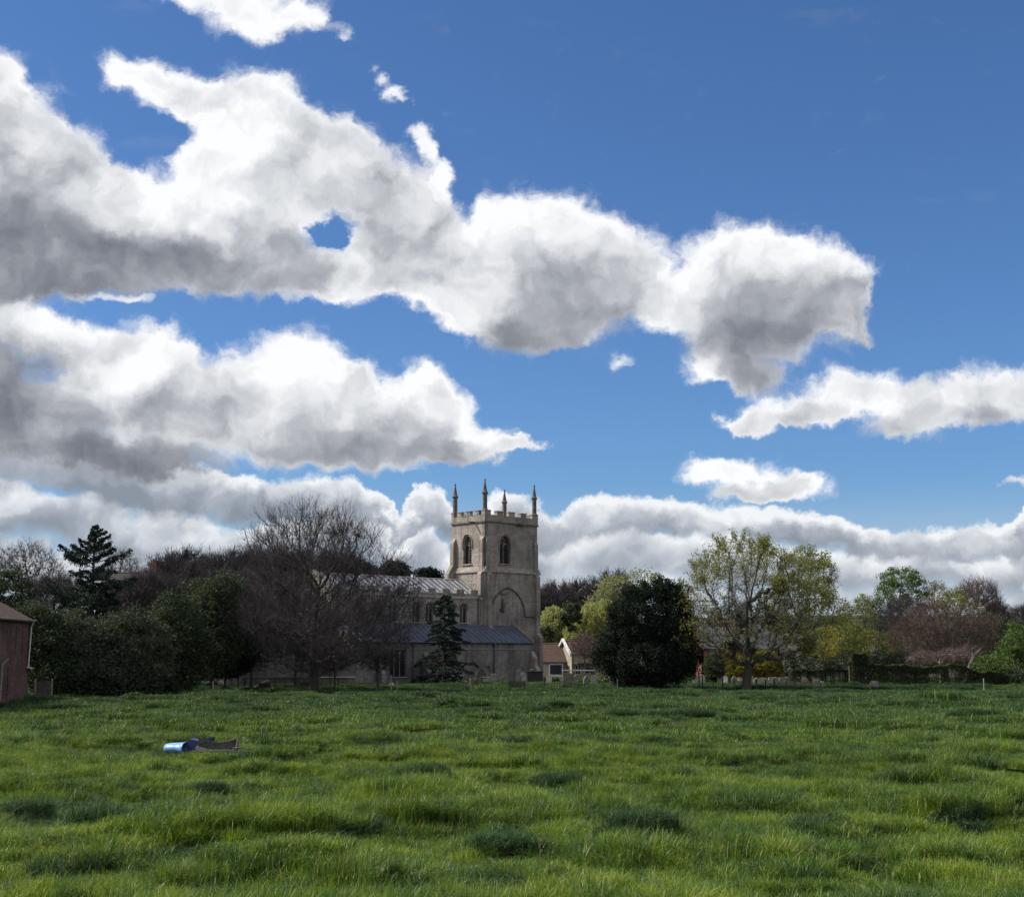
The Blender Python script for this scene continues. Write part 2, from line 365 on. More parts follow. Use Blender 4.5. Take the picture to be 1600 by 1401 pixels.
# tussocks and nettle humps seen in the field: (px, py, width px, height m)
HUMPS = [(585,1185,120,.42),(665,1235,46,.35),(540,1272,42,.25),(322,1268,80,.38),(450,1258,60,.25),(530,1328,95,.32),(50,1292,90,.40),
 (700,1305,90,.25),(1150,1165,66,.38),(1130,1212,80,.42),(1190,1132,120,.35),(1060,1130,110,.35),(1400,1130,110,.35),(1520,1142,160,.45),
 (1580,1180,120,.55),(1240,1312,110,.28),(1500,1300,90,.28),(1010,1345,100,.25),(365,1186,80,.30),(310,1138,80,.35),(420,1142,60,.3),
 (60,1240,80,.2),(170,1150,90,.25),(880,1240,70,.2),(1400,1210,90,.2),(1060,1230,60,.22),(980,1215,50,.2),(150,1330,80,.25),(800,1365,90,.22),
 (860,1120,80,.22),(720,1150,80,.2),(1310,1115,80,.25),(240,1115,70,.25)]
HP = []
for px, py, w, h in HUMPS:
    p = ground_at(px, py); HP.append((p.x, p.y, w / F * p.y * .5, h))
YARD = .38
def height(x, y):
    z = (vnoise(x / 9, y / 9, 1) - .5) * .34 + (vnoise(x / 3.1, y / 3.1, 2) - .5) * .34 + (vnoise(x / 1.15, y / 1.15, 3) - .5) * .24
    z = z + np.maximum(vnoise(x / 2.3, y / 1.9, 7) - .58, 0) * 1.05
    for hx, hy, hr, hh in HP:
        q = ((x - hx) / hr) ** 2 + ((y - hy) / (hr * .8)) ** 2
        z = z + hh * np.exp(-q * 1.6)
    z = z + np.maximum(vnoise(x / 1.0 + 7, y / .85, 9) - .5, 0) * .62
    flat = 1 - np.exp(-(((x + 11) / 3.0) ** 2 + ((y - 46.5) / 4.0) ** 2) ** 2)
    z = z * flat
    fade = np.clip((134 - y) / 30, 0, 1); up = np.clip((y - 128) / 9, 0, 1)
    return z * fade + YARD * up * up * (3 - 2 * up)
def far(x, y):
    """land beyond the village"""
    r = np.hypot(x, y)
    hill = np.clip((r - 420) / 1300, 0, 1); hill = hill * hill * (3 - 2 * hill)
    z = hill * (44 + 16 * (vnoise(x / 420 + 9, y / 420, 5) - .5))
    wood = np.clip((y - 200) / 90, 0, 1) * np.clip((60 - x) / 90, 0, 1)
    return z + wood * 2.5
xs = np.unique(np.concatenate([np.linspace(-4200, -200, 28), np.linspace(-200, -70, 20), np.arange(-70, 70.1, .35), np.linspace(70, 200, 20), np.linspace(200, 4200, 28)]))
ys = np.unique(np.concatenate([np.linspace(-2500, -60, 12), np.linspace(-60, 14, 14), np.arange(14, 60, .3), np.arange(60, 145, .5), np.linspace(145, 460, 40), np.linspace(460, 5000, 40)]))
GX, GY = np.meshgrid(xs, ys)
GZ = height(GX, GY); edge_ = np.clip((71 - np.abs(GX)) / 6, 0, 1) * np.clip((GY - 12) / 4, 0, 1)
GZ = np.where(GY > 138, YARD, GZ * edge_ + np.where(GY > 128, YARD * (1 - edge_) * np.clip((GY - 128) / 9, 0, 1), 0)) + far(GX, GY)
nx, ny = len(xs), len(ys)
idx = np.arange(nx * ny).reshape(ny, nx)
quads = np.stack([idx[:-1, :-1], idx[:-1, 1:], idx[1:, 1:], idx[1:, :-1]], -1).reshape(-1, 4)
m, g2, out = new_mat('ground'); pos = g2.n('ShaderNodeNewGeometry').outputs['Position']
nz = g2.noise(pos, .35, 5, .6); nf = g2.noise(pos, 3.0, 5, .6)
soil = g2.mix(g2.ss(nf, .35, .65), (.020, .026, .012, 1), (.050, .040, .024, 1))
fieldc = g2.ramp(g2.noise(pos, .006, 3, .6), [(.3, (.035, .038, .032)), (.45, (.060, .055, .042)), (.55, (.085, .072, .055)), (.65, (.045, .052, .036))], 'CONSTANT')
py_ = g2.sep(pos)[1]
principled(g2, out, g2.mix(g2.ss(py_, 250, 420), soil, fieldc), .95, nf, .05, .6, spec=.1)
ground = link('ground', np_mesh('ground', np.stack([GX, GY, GZ], -1).reshape(-1, 3), [quads], True), m); tag(ground, kind='structure')
def gz(x, y): return float(height(np.array([x]), np.array([y]))[0]) if (abs(x) < 65 and 16 < y < 138) else (YARD if y >= 138 else 0.0)

# ------------------------------------------------------------------ grass (real blades, instanced in patches)
m, g3, out = new_mat('grass'); geo = g3.n('ShaderNodeNewGeometry'); pos = geo.outputs['Position']
big = g3.noise(pos, .16, 4, .6); med = g3.noise(pos, 1.3, 4, .65); rnd = geo.outputs['Random Per Island']
f = g3.m('ADD', g3.m('MULTIPLY', rnd, .42), g3.m('ADD', g3.m('MULTIPLY', big, 1.5), g3.m('SUBTRACT', g3.m('MULTIPLY', med, 1.5), 1.36)), clamp=True)
yy = g3.sep(pos)[1]
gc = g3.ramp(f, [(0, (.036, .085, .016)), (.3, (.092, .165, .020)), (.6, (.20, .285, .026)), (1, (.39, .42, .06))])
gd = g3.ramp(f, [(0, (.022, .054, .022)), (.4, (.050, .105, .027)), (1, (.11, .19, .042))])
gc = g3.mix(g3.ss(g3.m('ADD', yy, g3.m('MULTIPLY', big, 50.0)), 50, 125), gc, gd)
gc = g3.mix(g3.m('GREATER_THAN', rnd, .935), gc, (.30, .27, .14, 1))
dry = g3.noise(pos, .25, 3, .6); gc = g3.mix(g3.m('MULTIPLY', g3.ss(dry, .62, .78), .35), gc, (.14, .12, .055, 1))
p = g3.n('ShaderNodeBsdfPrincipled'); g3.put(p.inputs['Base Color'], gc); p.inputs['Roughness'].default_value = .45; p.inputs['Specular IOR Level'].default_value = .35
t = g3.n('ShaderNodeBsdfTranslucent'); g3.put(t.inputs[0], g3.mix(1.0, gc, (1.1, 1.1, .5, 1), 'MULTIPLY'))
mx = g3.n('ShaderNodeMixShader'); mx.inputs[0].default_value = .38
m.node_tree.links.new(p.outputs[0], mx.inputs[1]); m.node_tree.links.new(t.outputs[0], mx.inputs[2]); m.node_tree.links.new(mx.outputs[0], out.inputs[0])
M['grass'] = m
M['nettle'] = mat_leaf('nettle', (.024, .052, .022), (.065, .115, .038), .3, .9)

def blades(seed, size, n, h0, h1, w, lean=.35, clump=5, mat=None, name='grass_patch'):
    r = np.random.default_rng(seed)
    cx = r.uniform(-size / 2, size / 2, (clump, 2)); ci = r.integers(0, clump, n)
    P = np.where(r.random((n, 1)) < .45, cx[ci] + r.normal(0, size * .09, (n, 2)), r.uniform(-size / 2, size / 2, (n, 2)))
    H = r.uniform(h0, h1, n) * (1 + .35 * (r.random(n) < .08)); a = r.uniform(0, 2 * np.pi, n)
    L = r.gamma(2, lean / 2, n) * H; da = np.stack([np.cos(a), np.sin(a)], 1)
    fa = a + np.pi / 2 + r.normal(0, .6, n); wa = np.stack([np.cos(fa), np.sin(fa)], 1) * (w * r.uniform(.7, 1.3, n))[:, None]
    V = np.zeros((n, 7, 3))
    for k, (t, ws) in enumerate(((0, 1), (.45, .85), (.8, .5))):
        c = P + da * (L * t ** 2)[:, None]; z = H * (t - .18 * t * t * np.minimum(L / H, 1.5))
        V[:, 2 * k, :2] = c - wa * ws / 2; V[:, 2 * k + 1, :2] = c + wa * ws / 2; V[:, 2 * k, 2] = V[:, 2 * k + 1, 2] = z
    V[:, 6, :2] = P + da * (L * 1.05)[:, None]; V[:, 6, 2] = H * (1 - .30 * np.minimum(L / H, 1.5))
    V[:, 0:2, 2] -= .06
    b = (np.arange(n) * 7)[:, None]
    Q = np.concatenate([b + np.array([[0, 1, 3, 2]]), b + np.array([[2, 3, 5, 4]])]); T = b + np.array([[4, 5, 6]])
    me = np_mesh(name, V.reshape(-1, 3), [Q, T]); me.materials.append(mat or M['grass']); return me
def leaf_quads(P, size, r, asp=.6, up=.0):
    """random leaf quads at points P (n,3)"""
    n = len(P); a = r.normal(size=(n, 3)); a[:, 2] *= (1 - up); a /= np.linalg.norm(a, axis=1)[:, None] + 1e-9
    b = np.cross(a, r.normal(size=(n, 3))); b /= np.linalg.norm(b, axis=1)[:, None] + 1e-9
    s = (size * r.uniform(.6, 1.35, n))[:, None] * .5
    V = np.stack([P - a * s, P - b * s * asp, P + a * s, P + b * s * asp], 1)
    return V.reshape(-1, 3), (np.arange(n) * 4)[:, None] + np.arange(4)[None]
def tussock(seed):
    me = blades(seed, .9, 700, .18, .50, .014, .8, 4, M['nettle'], 'tussock_patch'); return me
def nettles(seed):
    r = np.random.default_rng(seed); n = 1500
    P = np.stack([r.normal(0, .28, n), r.normal(0, .28, n), r.uniform(0, 1, n) ** .7], 1); rr = np.hypot(P[:, 0], P[:, 1])
    P[:, 2] *= .42 * np.exp(-(rr / .55) ** 2) + .05
    V, Q = leaf_quads(P, .085, r, .5); me = np_mesh('nettle_patch', V, [Q]); me.materials.append(M['nettle']); return me
def scatter(name, pts, rots, scales, which, meshes, label_kind='stuff'):
    col = bpy.data.collections.new(name + '_patches')
    for i, me in enumerate(meshes): col.objects.link(bpy.data.objects.new('%s_%02d' % (name, i), me))
    me = bpy.data.meshes.new(name); me.vertices.add(len(pts)); me.vertices.foreach_set('co', np.asarray(pts, np.float32).ravel())
    at_ = me.attributes.new('rot', 'FLOAT_VECTOR', 'POINT'); at_.data.foreach_set('vector', np.asarray(rots, np.float32).ravel())
    at_ = me.attributes.new('scl', 'FLOAT_VECTOR', 'POINT'); at_.data.foreach_set('vector', np.asarray(scales, np.float32).ravel())
    at_ = me.attributes.new('which', 'INT', 'POINT'); at_.data.foreach_set('value', np.asarray(which, np.int32))
    o = link(name, me); tag(o, kind='stuff')
    ng = bpy.data.node_groups.new(name, 'GeometryNodeTree')
    ng.interface.new_socket('Geometry', in_out='INPUT', socket_type='NodeSocketGeometry'); ng.interface.new_socket('Geometry', in_out='OUTPUT', socket_type='NodeSocketGeometry')
    N = ng.nodes; L = ng.links; gi = N.new('NodeGroupInput'); go = N.new('NodeGroupOutput')
    mp = N.new('GeometryNodeMeshToPoints'); L.new(gi.outputs[0], mp.inputs[0]); iop = N.new('GeometryNodeInstanceOnPoints'); L.new(mp.outputs[0], iop.inputs['Points'])
    ci = N.new('GeometryNodeCollectionInfo'); ci.inputs['Collection'].default_value = col; ci.inputs['Separate Children'].default_value = True; ci.inputs['Reset Children'].default_value = True
    L.new(ci.outputs[0], iop.inputs['Instance']); iop.inputs['Pick Instance'].default_value = True
    def attr(nm, typ):
        a = N.new('GeometryNodeInputNamedAttribute'); a.data_type = typ; a.inputs['Name'].default_value = nm; return a.outputs[0]
    L.new(attr('which', 'INT'), iop.inputs['Instance Index']); L.new(attr('scl', 'FLOAT_VECTOR'), iop.inputs['Scale'])
    er = N.new('FunctionNodeEulerToRotation'); L.new(attr('rot', 'FLOAT_VECTOR'), er.inputs[0]); L.new(er.outputs[0], iop.inputs['Rotation'])
    L.new(iop.outputs[0], go.inputs[0]); md = o.modifiers.new('scatter', 'NODES'); md.node_group = ng
    return o
rng = np.random.default_rng(4)
BARE = [(1045, 1358, 80, 26), (1500, 1394, 70, 14), (110, 1399, 60, 8)]
BP = []
for px, py, w, h in BARE:
    p = ground_at(px, min(py, 1399)); q = ground_at(px, py - h); BP.append((p.x, p.y, w / F * p.y * .5, (q.y - p.y) * .5 + .25))
for px, py, w, h in HUMPS:
    if py > 1180:
        for k in range(3):
            p = ground_at(px + (k - 1) * w * .33, py + 6); BP.append((p.x, p.y - .2, w / F * p.y * .20 + .15, .42))
for px, py, w_ in ((275, 1190, 1.3), (340, 1192, 1.5), (372, 1186, .9)):
    p = ground_at(px, py); BP.append((p.x, p.y, w_, 2.2))
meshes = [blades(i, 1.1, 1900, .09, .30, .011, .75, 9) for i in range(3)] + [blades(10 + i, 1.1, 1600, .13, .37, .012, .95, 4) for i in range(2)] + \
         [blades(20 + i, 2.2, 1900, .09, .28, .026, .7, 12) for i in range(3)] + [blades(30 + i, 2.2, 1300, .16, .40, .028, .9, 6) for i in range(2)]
pts = []; rots = []; scl = []; wh = []
def put_row(y, step, near):
    half = .40 * y + 2.5
    x = -half
    while x < half:
        X = x + rng.uniform(-.35, .35) * step; Y = y + rng.uniform(-.35, .35) * step; x += step
        if any(((X - bx) / br) ** 2 + ((Y - by) / bh) ** 2 < rng.uniform(.5, 1.3) for bx, by, br, bh in BP): continue
        lush = float(vnoise(np.array([X / 1.5]), np.array([Y / 1.5]), 11)[0]) + .35 * rng.random()
        tall = lush > .93
        pts.append((X, Y, gz(X, Y))); rots.append((rng.normal(0, .05), rng.normal(0, .05), rng.uniform(0, 6.28)))
        s = rng.uniform(.85, 1.15); hz = (.50 + .8 * lush) * (1 if Y < 108 else .7 if Y < 124 else .32)
        scl.append((s, s, hz))
        wh.append((3 + rng.integers(0, 2) if tall else rng.integers(0, 3)) if near else (8 + rng.integers(0, 2) if tall else 5 + rng.integers(0, 3)))
y = 17.0
while y < 52: put_row(y, .62, True); y += .62
while y < 172: put_row(y, 1.35, False); y += 1.35
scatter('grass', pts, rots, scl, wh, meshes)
# darker docks, nettles and coarse tussocks on the humps
pts = []; rots = []; scl = []; wh = []
for (hx, hy, hr, hh), (px, py, w, h) in zip(HP, HUMPS):
    n = int(12 * max(1, hr ** 2) * (1.0 if h > .3 else .5))
    sub = rng.normal(0, 1, (6, 2)) * np.array([hr * .75, hr * .45])
    for _ in range(n):
        q = sub[rng.integers(0, 4)]; X = hx + q[0] + rng.normal(0, hr * .16); Y = hy + q[1] - hr * .1 + rng.normal(0, hr * .14)
        pts.append((X, Y, gz(X, Y))); rots.append((0, 0, rng.uniform(0, 6.28))); s = rng.uniform(.5, 1.1); scl.append((s, s, s * rng.uniform(.45, .95))); wh.append(rng.choice([0, 1, 3, 4]) if rng.random() < .94 else 2)
for _ in range(4200):
    Y = 20 + 117 * rng.random() ** .8; X = rng.uniform(-.42, .42) * Y
    v_ = float(vnoise(np.array([X / 5 + 3]), np.array([Y / 4]), 21)[0])
    if v_ < .54: continue
    pts.append((X, Y, gz(X, Y) - .05)); rots.append((0, 0, rng.uniform(0, 6.28))); s = rng.uniform(.7, 1.3) * (1 + Y / 160); scl.append((s, s, s * rng.uniform(.35, .7))); wh.append(rng.choice([0, 1, 3, 4]) if Y < 70 else rng.integers(0, 5))
scatter('nettles', pts, rots, scl, wh, [tussock(60), tussock(61), nettles(0), tussock(62), tussock(63)])

# ------------------------------------------------------------------ church (local frame: x along the nave towards the west, y towards the far side)
CX = at(757, 1000, 158).x
church = empty('church', (CX, 158, 0), R(45))
tag(church, 'medieval pale stone church with square battlemented tower, four pinnacles and lead roofs', 'church')
Minv = Matrix.Translation((CX, 158, 0)) @ Matrix.Rotation(R(45), 4, 'Z')
Minv = Minv.inverted()
def on_plane_y(px, py, yl):
    o = Minv @ Vector((0, 0, CAMH)); d = Minv.to_3x3() @ ray(px, py); t = (yl - o.y) / d.y; p = o + d * t; return p.x, p.z
def on_plane_x(px, py, xl):
    o = Minv @ Vector((0, 0, CAMH)); d = Minv.to_3x3() @ ray(px, py); t = (xl - o.x) / d.x; p = o + d * t; return p.y, p.z
def arch_pts(c, w, z0, zs, z1, n=7):
    """pointed arch outline: centre, width, sill, springing, apex"""
    h = w / 2; L = [(c - h, z0), (c + h, z0)]
    for i in range(n + 1):
        t = i / n; L.append((c + h * math.cos(t * math.pi / 2) ** .85, zs + (z1 - zs) * math.sin(t * math.pi / 2) ** 1.0 * (1 - .0 * t)) if i < n else (c, z1))
    for i in range(n - 1, -1, -1):
        t = i / n; L.append((c - h * math.cos(t * math.pi / 2) ** .85, zs + (z1 - zs) * math.sin(t * math.pi / 2)))
    return L
def wall(name, poly, holes, axis, pos, depth, mat, parent, inner=True):
    """flat wall with real openings; axis 'y' = wall in the plane y=pos, 'x' = plane x=pos; depth = thickness of the reveals"""
    def P(p, d): return (p[0], pos + d, p[1]) if axis == 'y' else (pos + d, p[0], p[1])
    loops = [poly] + holes; mb = MB()
    tri = tessellate_polygon([[Vector((a, b, 0)) for a, b in L] for L in loops])
    flat = [p for L in loops for p in L]
    mb.add([P(p, 0) for p in flat], [tuple(t) for t in tri])
    for L in loops:
        n = len(L); mb.add([P(p, 0) for p in L] + [P(p, depth) for p in L], [(i, (i + 1) % n, n + (i + 1) % n, n + i) for i in range(n)])
    me = bpy.data.meshes.new(name); me.from_pydata(mb.v, [], mb.f); me.update()
    return link(name, me, mat, parent)
def arch_window(c, w, z0, zs, z1, axis, pos, out, parent, lights=2, mat=None, glass=None, hood=True, depth=.35, label=None, dark=False):
    """hood mould + mullions, with the pane as a sub-part. out = sign of the outward direction on the axis"""
    def P(a, d, z): return (a, pos + out * d, z) if axis == 'y' else (pos + out * d, a, z)
    mat = mat or M['dressed']; mb = MB()
    zt = zs + (z1 - zs) * .15
    if hood:
        A = arch_pts(c, w + .28, z0, zs, z1 + .22, 8)[1:]; A = [p for p in A if p[1] >= zs - .01]
        mb.tube([P(c + w / 2 + .14, .06, zs - .25)] + [P(p[0], .06, p[1]) for p in A] + [P(c - w / 2 - .14, .06, zs - .25)], .075, 5)
        mb.tube([P(c - w / 2 - .12, .06, z0 - .06), P(c + w / 2 + .12, .06, z0 - .06)], .09, 4)
    h = w / 2
    for i in range(1, lights):
        a = c - h + w * i / lights; ztop = zs + (z1 - zs) * math.sqrt(max(0, 1 - ((a - c) / h) ** 2)) * .98
        mb.tube([P(a, -depth * .7, z0), P(a, -depth * .7, ztop)], .055, 4)
    lw = w / lights
    for i in range(lights):
        a0 = c - h + lw * i; pts = [P(a0 + lw * t, -depth * .7, zt - .25 + (.42 * lw + .1) * math.sin(math.pi * t) ** .8) for t in np.linspace(0, 1, 7)]
        mb.tube(pts, .045, 4)
    if z1 - zs > .8 or lights > 1:
        ring = [P(c + .2 * w * math.cos(t), -depth * .7, zs + (z1 - zs) * .55 + .2 * w * math.sin(t)) for t in np.linspace(0, 2 * math.pi, 9)]
        mb.tube(ring, .045, 4)
    fr = mb.build('window', mat, parent)
    if label: fr['label'] = label
    gm = MB(); A = arch_pts(c, w + .02, z0, zs, z1, 7); n = len(A)
    gm.add([P(p[0], -depth, p[1]) for p in A] + [P(p[0], -depth - .05, p[1]) for p in A], [tuple(range(n)), tuple(range(n, 2 * n))[::-1]] + [(i, (i + 1) % n, n + (i + 1) % n, n + i) for i in range(n)])
    if dark:
        zz = z0 + .15
        while zz < zs:
            gm.add([P(c - h, -depth + .12, zz - .1), P(c + h, -depth + .12, zz - .1), P(c + h, -depth + .01, zz + .05), P(c - h, -depth + .01, zz + .05)], [(0, 1, 2, 3)]); zz += .28
    gm.build('louvre' if dark else 'pane', glass or M['glass'], fr)
    return fr
TX, TY = 8.9, 5.7
ZS, ZM, ZT = 19.0, 13.1, 20.35        # upper string, middle string, merlon tops
# tower: lower stage (a little wider) and upper stage with real belfry openings
tw = MB(); tw.box(-.16, TX + .16, -.16, TY + .16, -.5, ZM)
tower = tw.build('tower', M['ashlar'], church)
bn, bz0 = on_plane_y(789, 881, 0); bw = 1.75
be, _ = on_plane_x(730.5, 860, 0)
H1 = arch_pts(bn, bw, 14.05, 16.1, 17.45); H2 = arch_pts(be, 1.45, 14.0, 16.1, 17.4)
wall('tower_wall', [(0, ZM), (TX, ZM), (TX, ZS), (0, ZS)], [H1], 'y', 0, .55, M['ashlar'], tower)
wall('tower_wall', [(0, ZM), (0, ZS), (TY, ZS), (TY, ZM)], [H2], 'x', 0, .55, M['ashlar'], tower)
MB().box(.55, TX, TY - .5, TY, ZM, ZS).box(TX - .5, TX, .55, TY - .5, ZM, ZS).box(.55, TX - .5, .55, TY - .5, ZM + .01, ZM + .1).build('tower_wall', M['ashlar'], tower)
arch_window(bn, bw, 14.05, 16.1, 17.45, 'y', 0, -1, church, 2, depth=.45, dark=True, glass=M['louvre'], label='belfry window of two louvred lights on the shaded face of the tower')
arch_window(be, 1.45, 14.0, 16.1, 17.4, 'x', 0, -1, church, 2, depth=.45, dark=True, glass=M['louvre'], label='belfry window of two louvred lights on the sunlit face of the tower')
# strings and set-off
st = MB()
st.prism([(-.30, ZM - .12), (-.30, ZM + .02), (-.02, ZM + .55), (.02, ZM + .55), (.02, ZM - .12)], -.3, TX + .3, 'x')
st.build('string_course', M['dressed'], tower)
s2 = MB(); s2.prism([(-.30, ZM - .121), (-.30, ZM + .021), (-.02, ZM + .552), (.02, ZM + .552), (.02, ZM - .121)], -.301, TY + .3, 'y')
s2.build('string_course', M['dressed'], tower)
MB().box(-.14, TX + .14, -.14, TY + .14, ZS - .14, ZS + .02).build('string_course', M['dark_stone'], tower)
# parapet with merlons
pa = MB(); PZ = ZT - .62; t_ = .4
pa.box(-.08, TX + .08, -.08, t_, ZS + .02, PZ).box(-.08, TX + .08, TY - t_, TY + .08, ZS + .02, PZ)
pa.box(-.08, t_, t_, TY - t_, ZS + .02, PZ).box(TX - t_, TX + .08, t_, TY - t_, ZS + .02, PZ)
pa.box(t_, TX - t_, t_, TY - t_, ZS, ZS + .1)
cp = MB()
def merlons(L0, L1, n, axis, lo, hi):
    per = (L1 - L0) / (n * 2 - 1)
    for i in range(n):
        a = L0 + per * 2 * i; b = a + per
        if axis == 'x': pa.box(a, b, lo, hi, PZ, ZT - .1); cp.box(a - .05, b + .05, lo - .05, hi + .05, ZT - .1, ZT)
        else: pa.box(lo, hi, a, b, PZ, ZT - .1); cp.box(lo - .05, hi + .05, a - .05, b + .05, ZT - .1, ZT)
        if i < n - 1:
            if axis == 'x': cp.box(b, b + per, lo - .05, hi + .05, PZ, PZ + .07)
            else: cp.box(lo - .05, hi + .05, b, b + per, PZ, PZ + .07)
merlons(-.078, TX + .078, 5, 'x', -.078, t_ - .002); merlons(-.078, TX + .078, 5, 'x', TY - t_ + .002, TY + .078)
merlons(.95, TY - .95, 3, 'y', -.078, t_ - .004); merlons(.95, TY - .95, 3, 'y', TX - t_ + .004, TX + .078)
pa.build('parapet', M['ashlar'], tower, .02); cp.build('coping', M['dressed'], tower, .02)
for (x, y, hh) in ((.25, .25, 3.75), (TX - .25, .25, 3.75), (.25, TY - .25, 3.6), (TX - .25, TY - .25, 3.6)):
    pm = MB(); b = ZT - .05
    pm.lathe([(.36, b), (.36, b + .12), (.29, b + .2), (.28, b + hh * .5), (.36, b + hh * .52), (.40, b + hh * .56), (.30, b + hh * .59), (.26, b + hh * .62), (.07, b + hh * .93), (.10, b + hh * .945), (.12, b + hh * .96), (.05, b + hh * 1.0)], x, y, 8, R(22.5))
    pm.build('pinnacle', M['dark_stone'], tower)
sp = MB(); sp.tube([(0, 1.75, ZS - .05), (-.95, 1.75, ZS - .10)], [.13, .09], 5); sp.build('water_spout', M['dark_stone'], tower); sp = MB(); sp.tube([(5.2, -.1, ZS - .18), (6.3, -.1, ZS - .22)], .08, 5).tube([(5.55, 0, ZS - .05), (5.55, -.75, ZS - .10)], [.13, .09], 5)
sp.build('water_spout', M['dark_stone'], tower)
# buttresses: angle pairs at each corner with weathered set-offs
def buttress(x, y, dx, dy, w, steps, name='buttress', par=None, mat=None):
    """projects along (dx,dy) from (x,y); steps = [(z_top, projection)...] rising"""
    mb = MB(); z0 = -.4
    for i, (z1, pr) in enumerate(steps):
        nxt = steps[i + 1][1] if i + 1 < len(steps) else .02; sl_ = (pr - nxt) * 1.4
        prof = [(0, z0), (pr, z0), (pr, z1 - sl_), (nxt, z1), (0, z1)]
        if dx: mb.prism([(x + dx * a, z) for a, z in prof], y - w / 2, y + w / 2, 'y')
        else: mb.prism([(y + dy * a, z) for a, z in prof], x - w / 2, x + w / 2, 'x')
        z0 = z1 - .001
    return mb.build(name, mat or M['ashlar'], par or tower, .015)
buttress(.42, 0, 0, -1, .62, [(6.8, .95), (ZM, .55), (17.2, .26)])
buttress(TX - .42, 0, 0, -1, .62, [(6.0, 1.0), (ZM, .6), (17.0, .26)])
buttress(0, .42, -1, 0, .62, [(6.8, .9), (ZM, .55), (17.2, .3)])
buttress(0, TY - .4, -1, 0, .62, [(ZM + .9, 1.15), (17.2, .42)])
buttress(TX, .42, 1, 0, .62, [(6.0, 1.1), (ZM, .6), (17.0, .26)])
buttress(.4, TY, 0, 1, .62, [(ZM, .8), (17.2, .3)])
# blocked arch on the shaded face
l0, _ = on_plane_y(765, 967, -.16); l1, _ = on_plane_y(820, 962, -.16); ac, az = on_plane_y(793, 918, -.16); zs_ = on_plane_y(820, 963, -.16)[1]
am = MB(); Lp = []
for i in range(13):
    t = i / 12; k = 1 - t
    Lp.append((l0 + (ac - l0) * (1 - math.cos(t * math.pi / 2) ** 1.25), -.20, zs_ - .3 + (az - zs_ + .3) * math.sin(t * math.pi / 2)))
Rp = [(l1 - (l1 - ac) * (1 - math.cos(t * math.pi / 2) ** 1.25), -.20, zs_ + (az - zs_) * math.sin(t * math.pi / 2)) for t in [i / 12 for i in range(13)]]
am.tube(Lp, .12, 5); am.tube(Rp, .12, 5); am.tube([(l1, -.2, zs_), (TX + .1, -.2, zs_ - .05)], .11, 5)
am.build('arch_moulding', M['dark_stone'], tower)
# statue niche remains and iron tie inside the arch
nm = MB(); cxn, czn = on_plane_y(785, 947, -.16); nm.tube([(cxn, -.22, czn + .9), (cxn + .05, -.28, czn + .2), (cxn - .05, -.3, czn - .5)], [.10, .26, .12], 6)
nm.tube([(cxn - .5, -.24, czn - .35), (cxn + .1, -.26, czn - .6)], [.12, .2], 5); nm.box(cxn - .35, cxn + .75, -.3, -.162, czn + 1.4, czn + 1.55)
nm.build('bracket', M['dark_stone'], tower)
# ---- nave
NL = -22.0; ny0 = .22; ny1 = 7.4; NP = 10.6
cl_px = [590, 612, 636.5, 651, 671, 706, 724]
nw_ = []
for px in (588, 614, 650, 671, 706, 724): nw_.append(on_plane_y(px, 960, ny0)[0])
holes = [arch_pts(c, 1.15, 7.0, 8.75, 9.15, 5) for c in nw_]
nv = wall('nave_wall', [(NL, 5.5), (-.2, 5.5), (-.2, NP - .75), (NL, NP - .75)], holes, 'y', ny0, .4, M['ashlar'], church)
for c in nw_: arch_window(c, 1.15, 7.0, 8.75, 9.15, 'y', ny0, -1, church, 2, depth=.3, hood=True)
# east gable, far wall
gb = MB(); gb.prism([(ny0 + .4, 0), (ny1, 0), (ny1, NP - .4), ((ny0 + ny1) / 2, 12.5), (ny0 + .4, NP - .4)], NL, NL + .5, 'x')
gb.box(NL + .5, 0, ny1 - .5, ny1, 0, NP - .5); gb.build('nave_gable', M['ashlar'], church)
npm = MB(); npm.box(NL, -.2, ny0 - .06, ny0 + .3, NP - .75, NP - .28)
ncp = MB(); npm2 = MB(); x = -.9; i = 0
ncp.box(NL, -.2, ny0 - .14, ny0 - .0601, NP - .78, NP - .64)
while x > NL:
    x0 = max(NL, x - 1.15); npm.box(x0, x, ny0 - .06, ny0 + .3, NP - .28, NP + .18); ncp.box(x0 - .04, x + .04, ny0 - .1, ny0 + .34, NP + .18, NP + .26)
    ncp.box(x0 - 1.05 + .04, x0 - .04, ny0 - .1, ny0 + .34, NP - .28, NP - .2); x -= 2.2
npm.build('parapet', M['ashlar'], church, .015); ncp.build('coping', M['coping'], church)
rf = MB(); ridge = 12.15; yr = (ny0 + ny1) / 2
rf.prism([(ny0 + .3, NP - .32), (yr, ridge), (ny1 - .1, NP - .32), (yr, ridge - .25)], NL + .5, -.17, 'x')
nroof = rf.build('nave_roof', M['lead'], church)
rl = MB(); x = -.6
while x > NL + .6:
    rl.tube([(x, ny0 + .3, NP - .30), (x, yr, ridge + .02)], .05, 4); x -= .85
rl.tube([(-.2, yr, ridge + .02), (NL + .5, yr, ridge + .02)], .08, 5); rl.build('roof_roll', M['coping'], nroof)
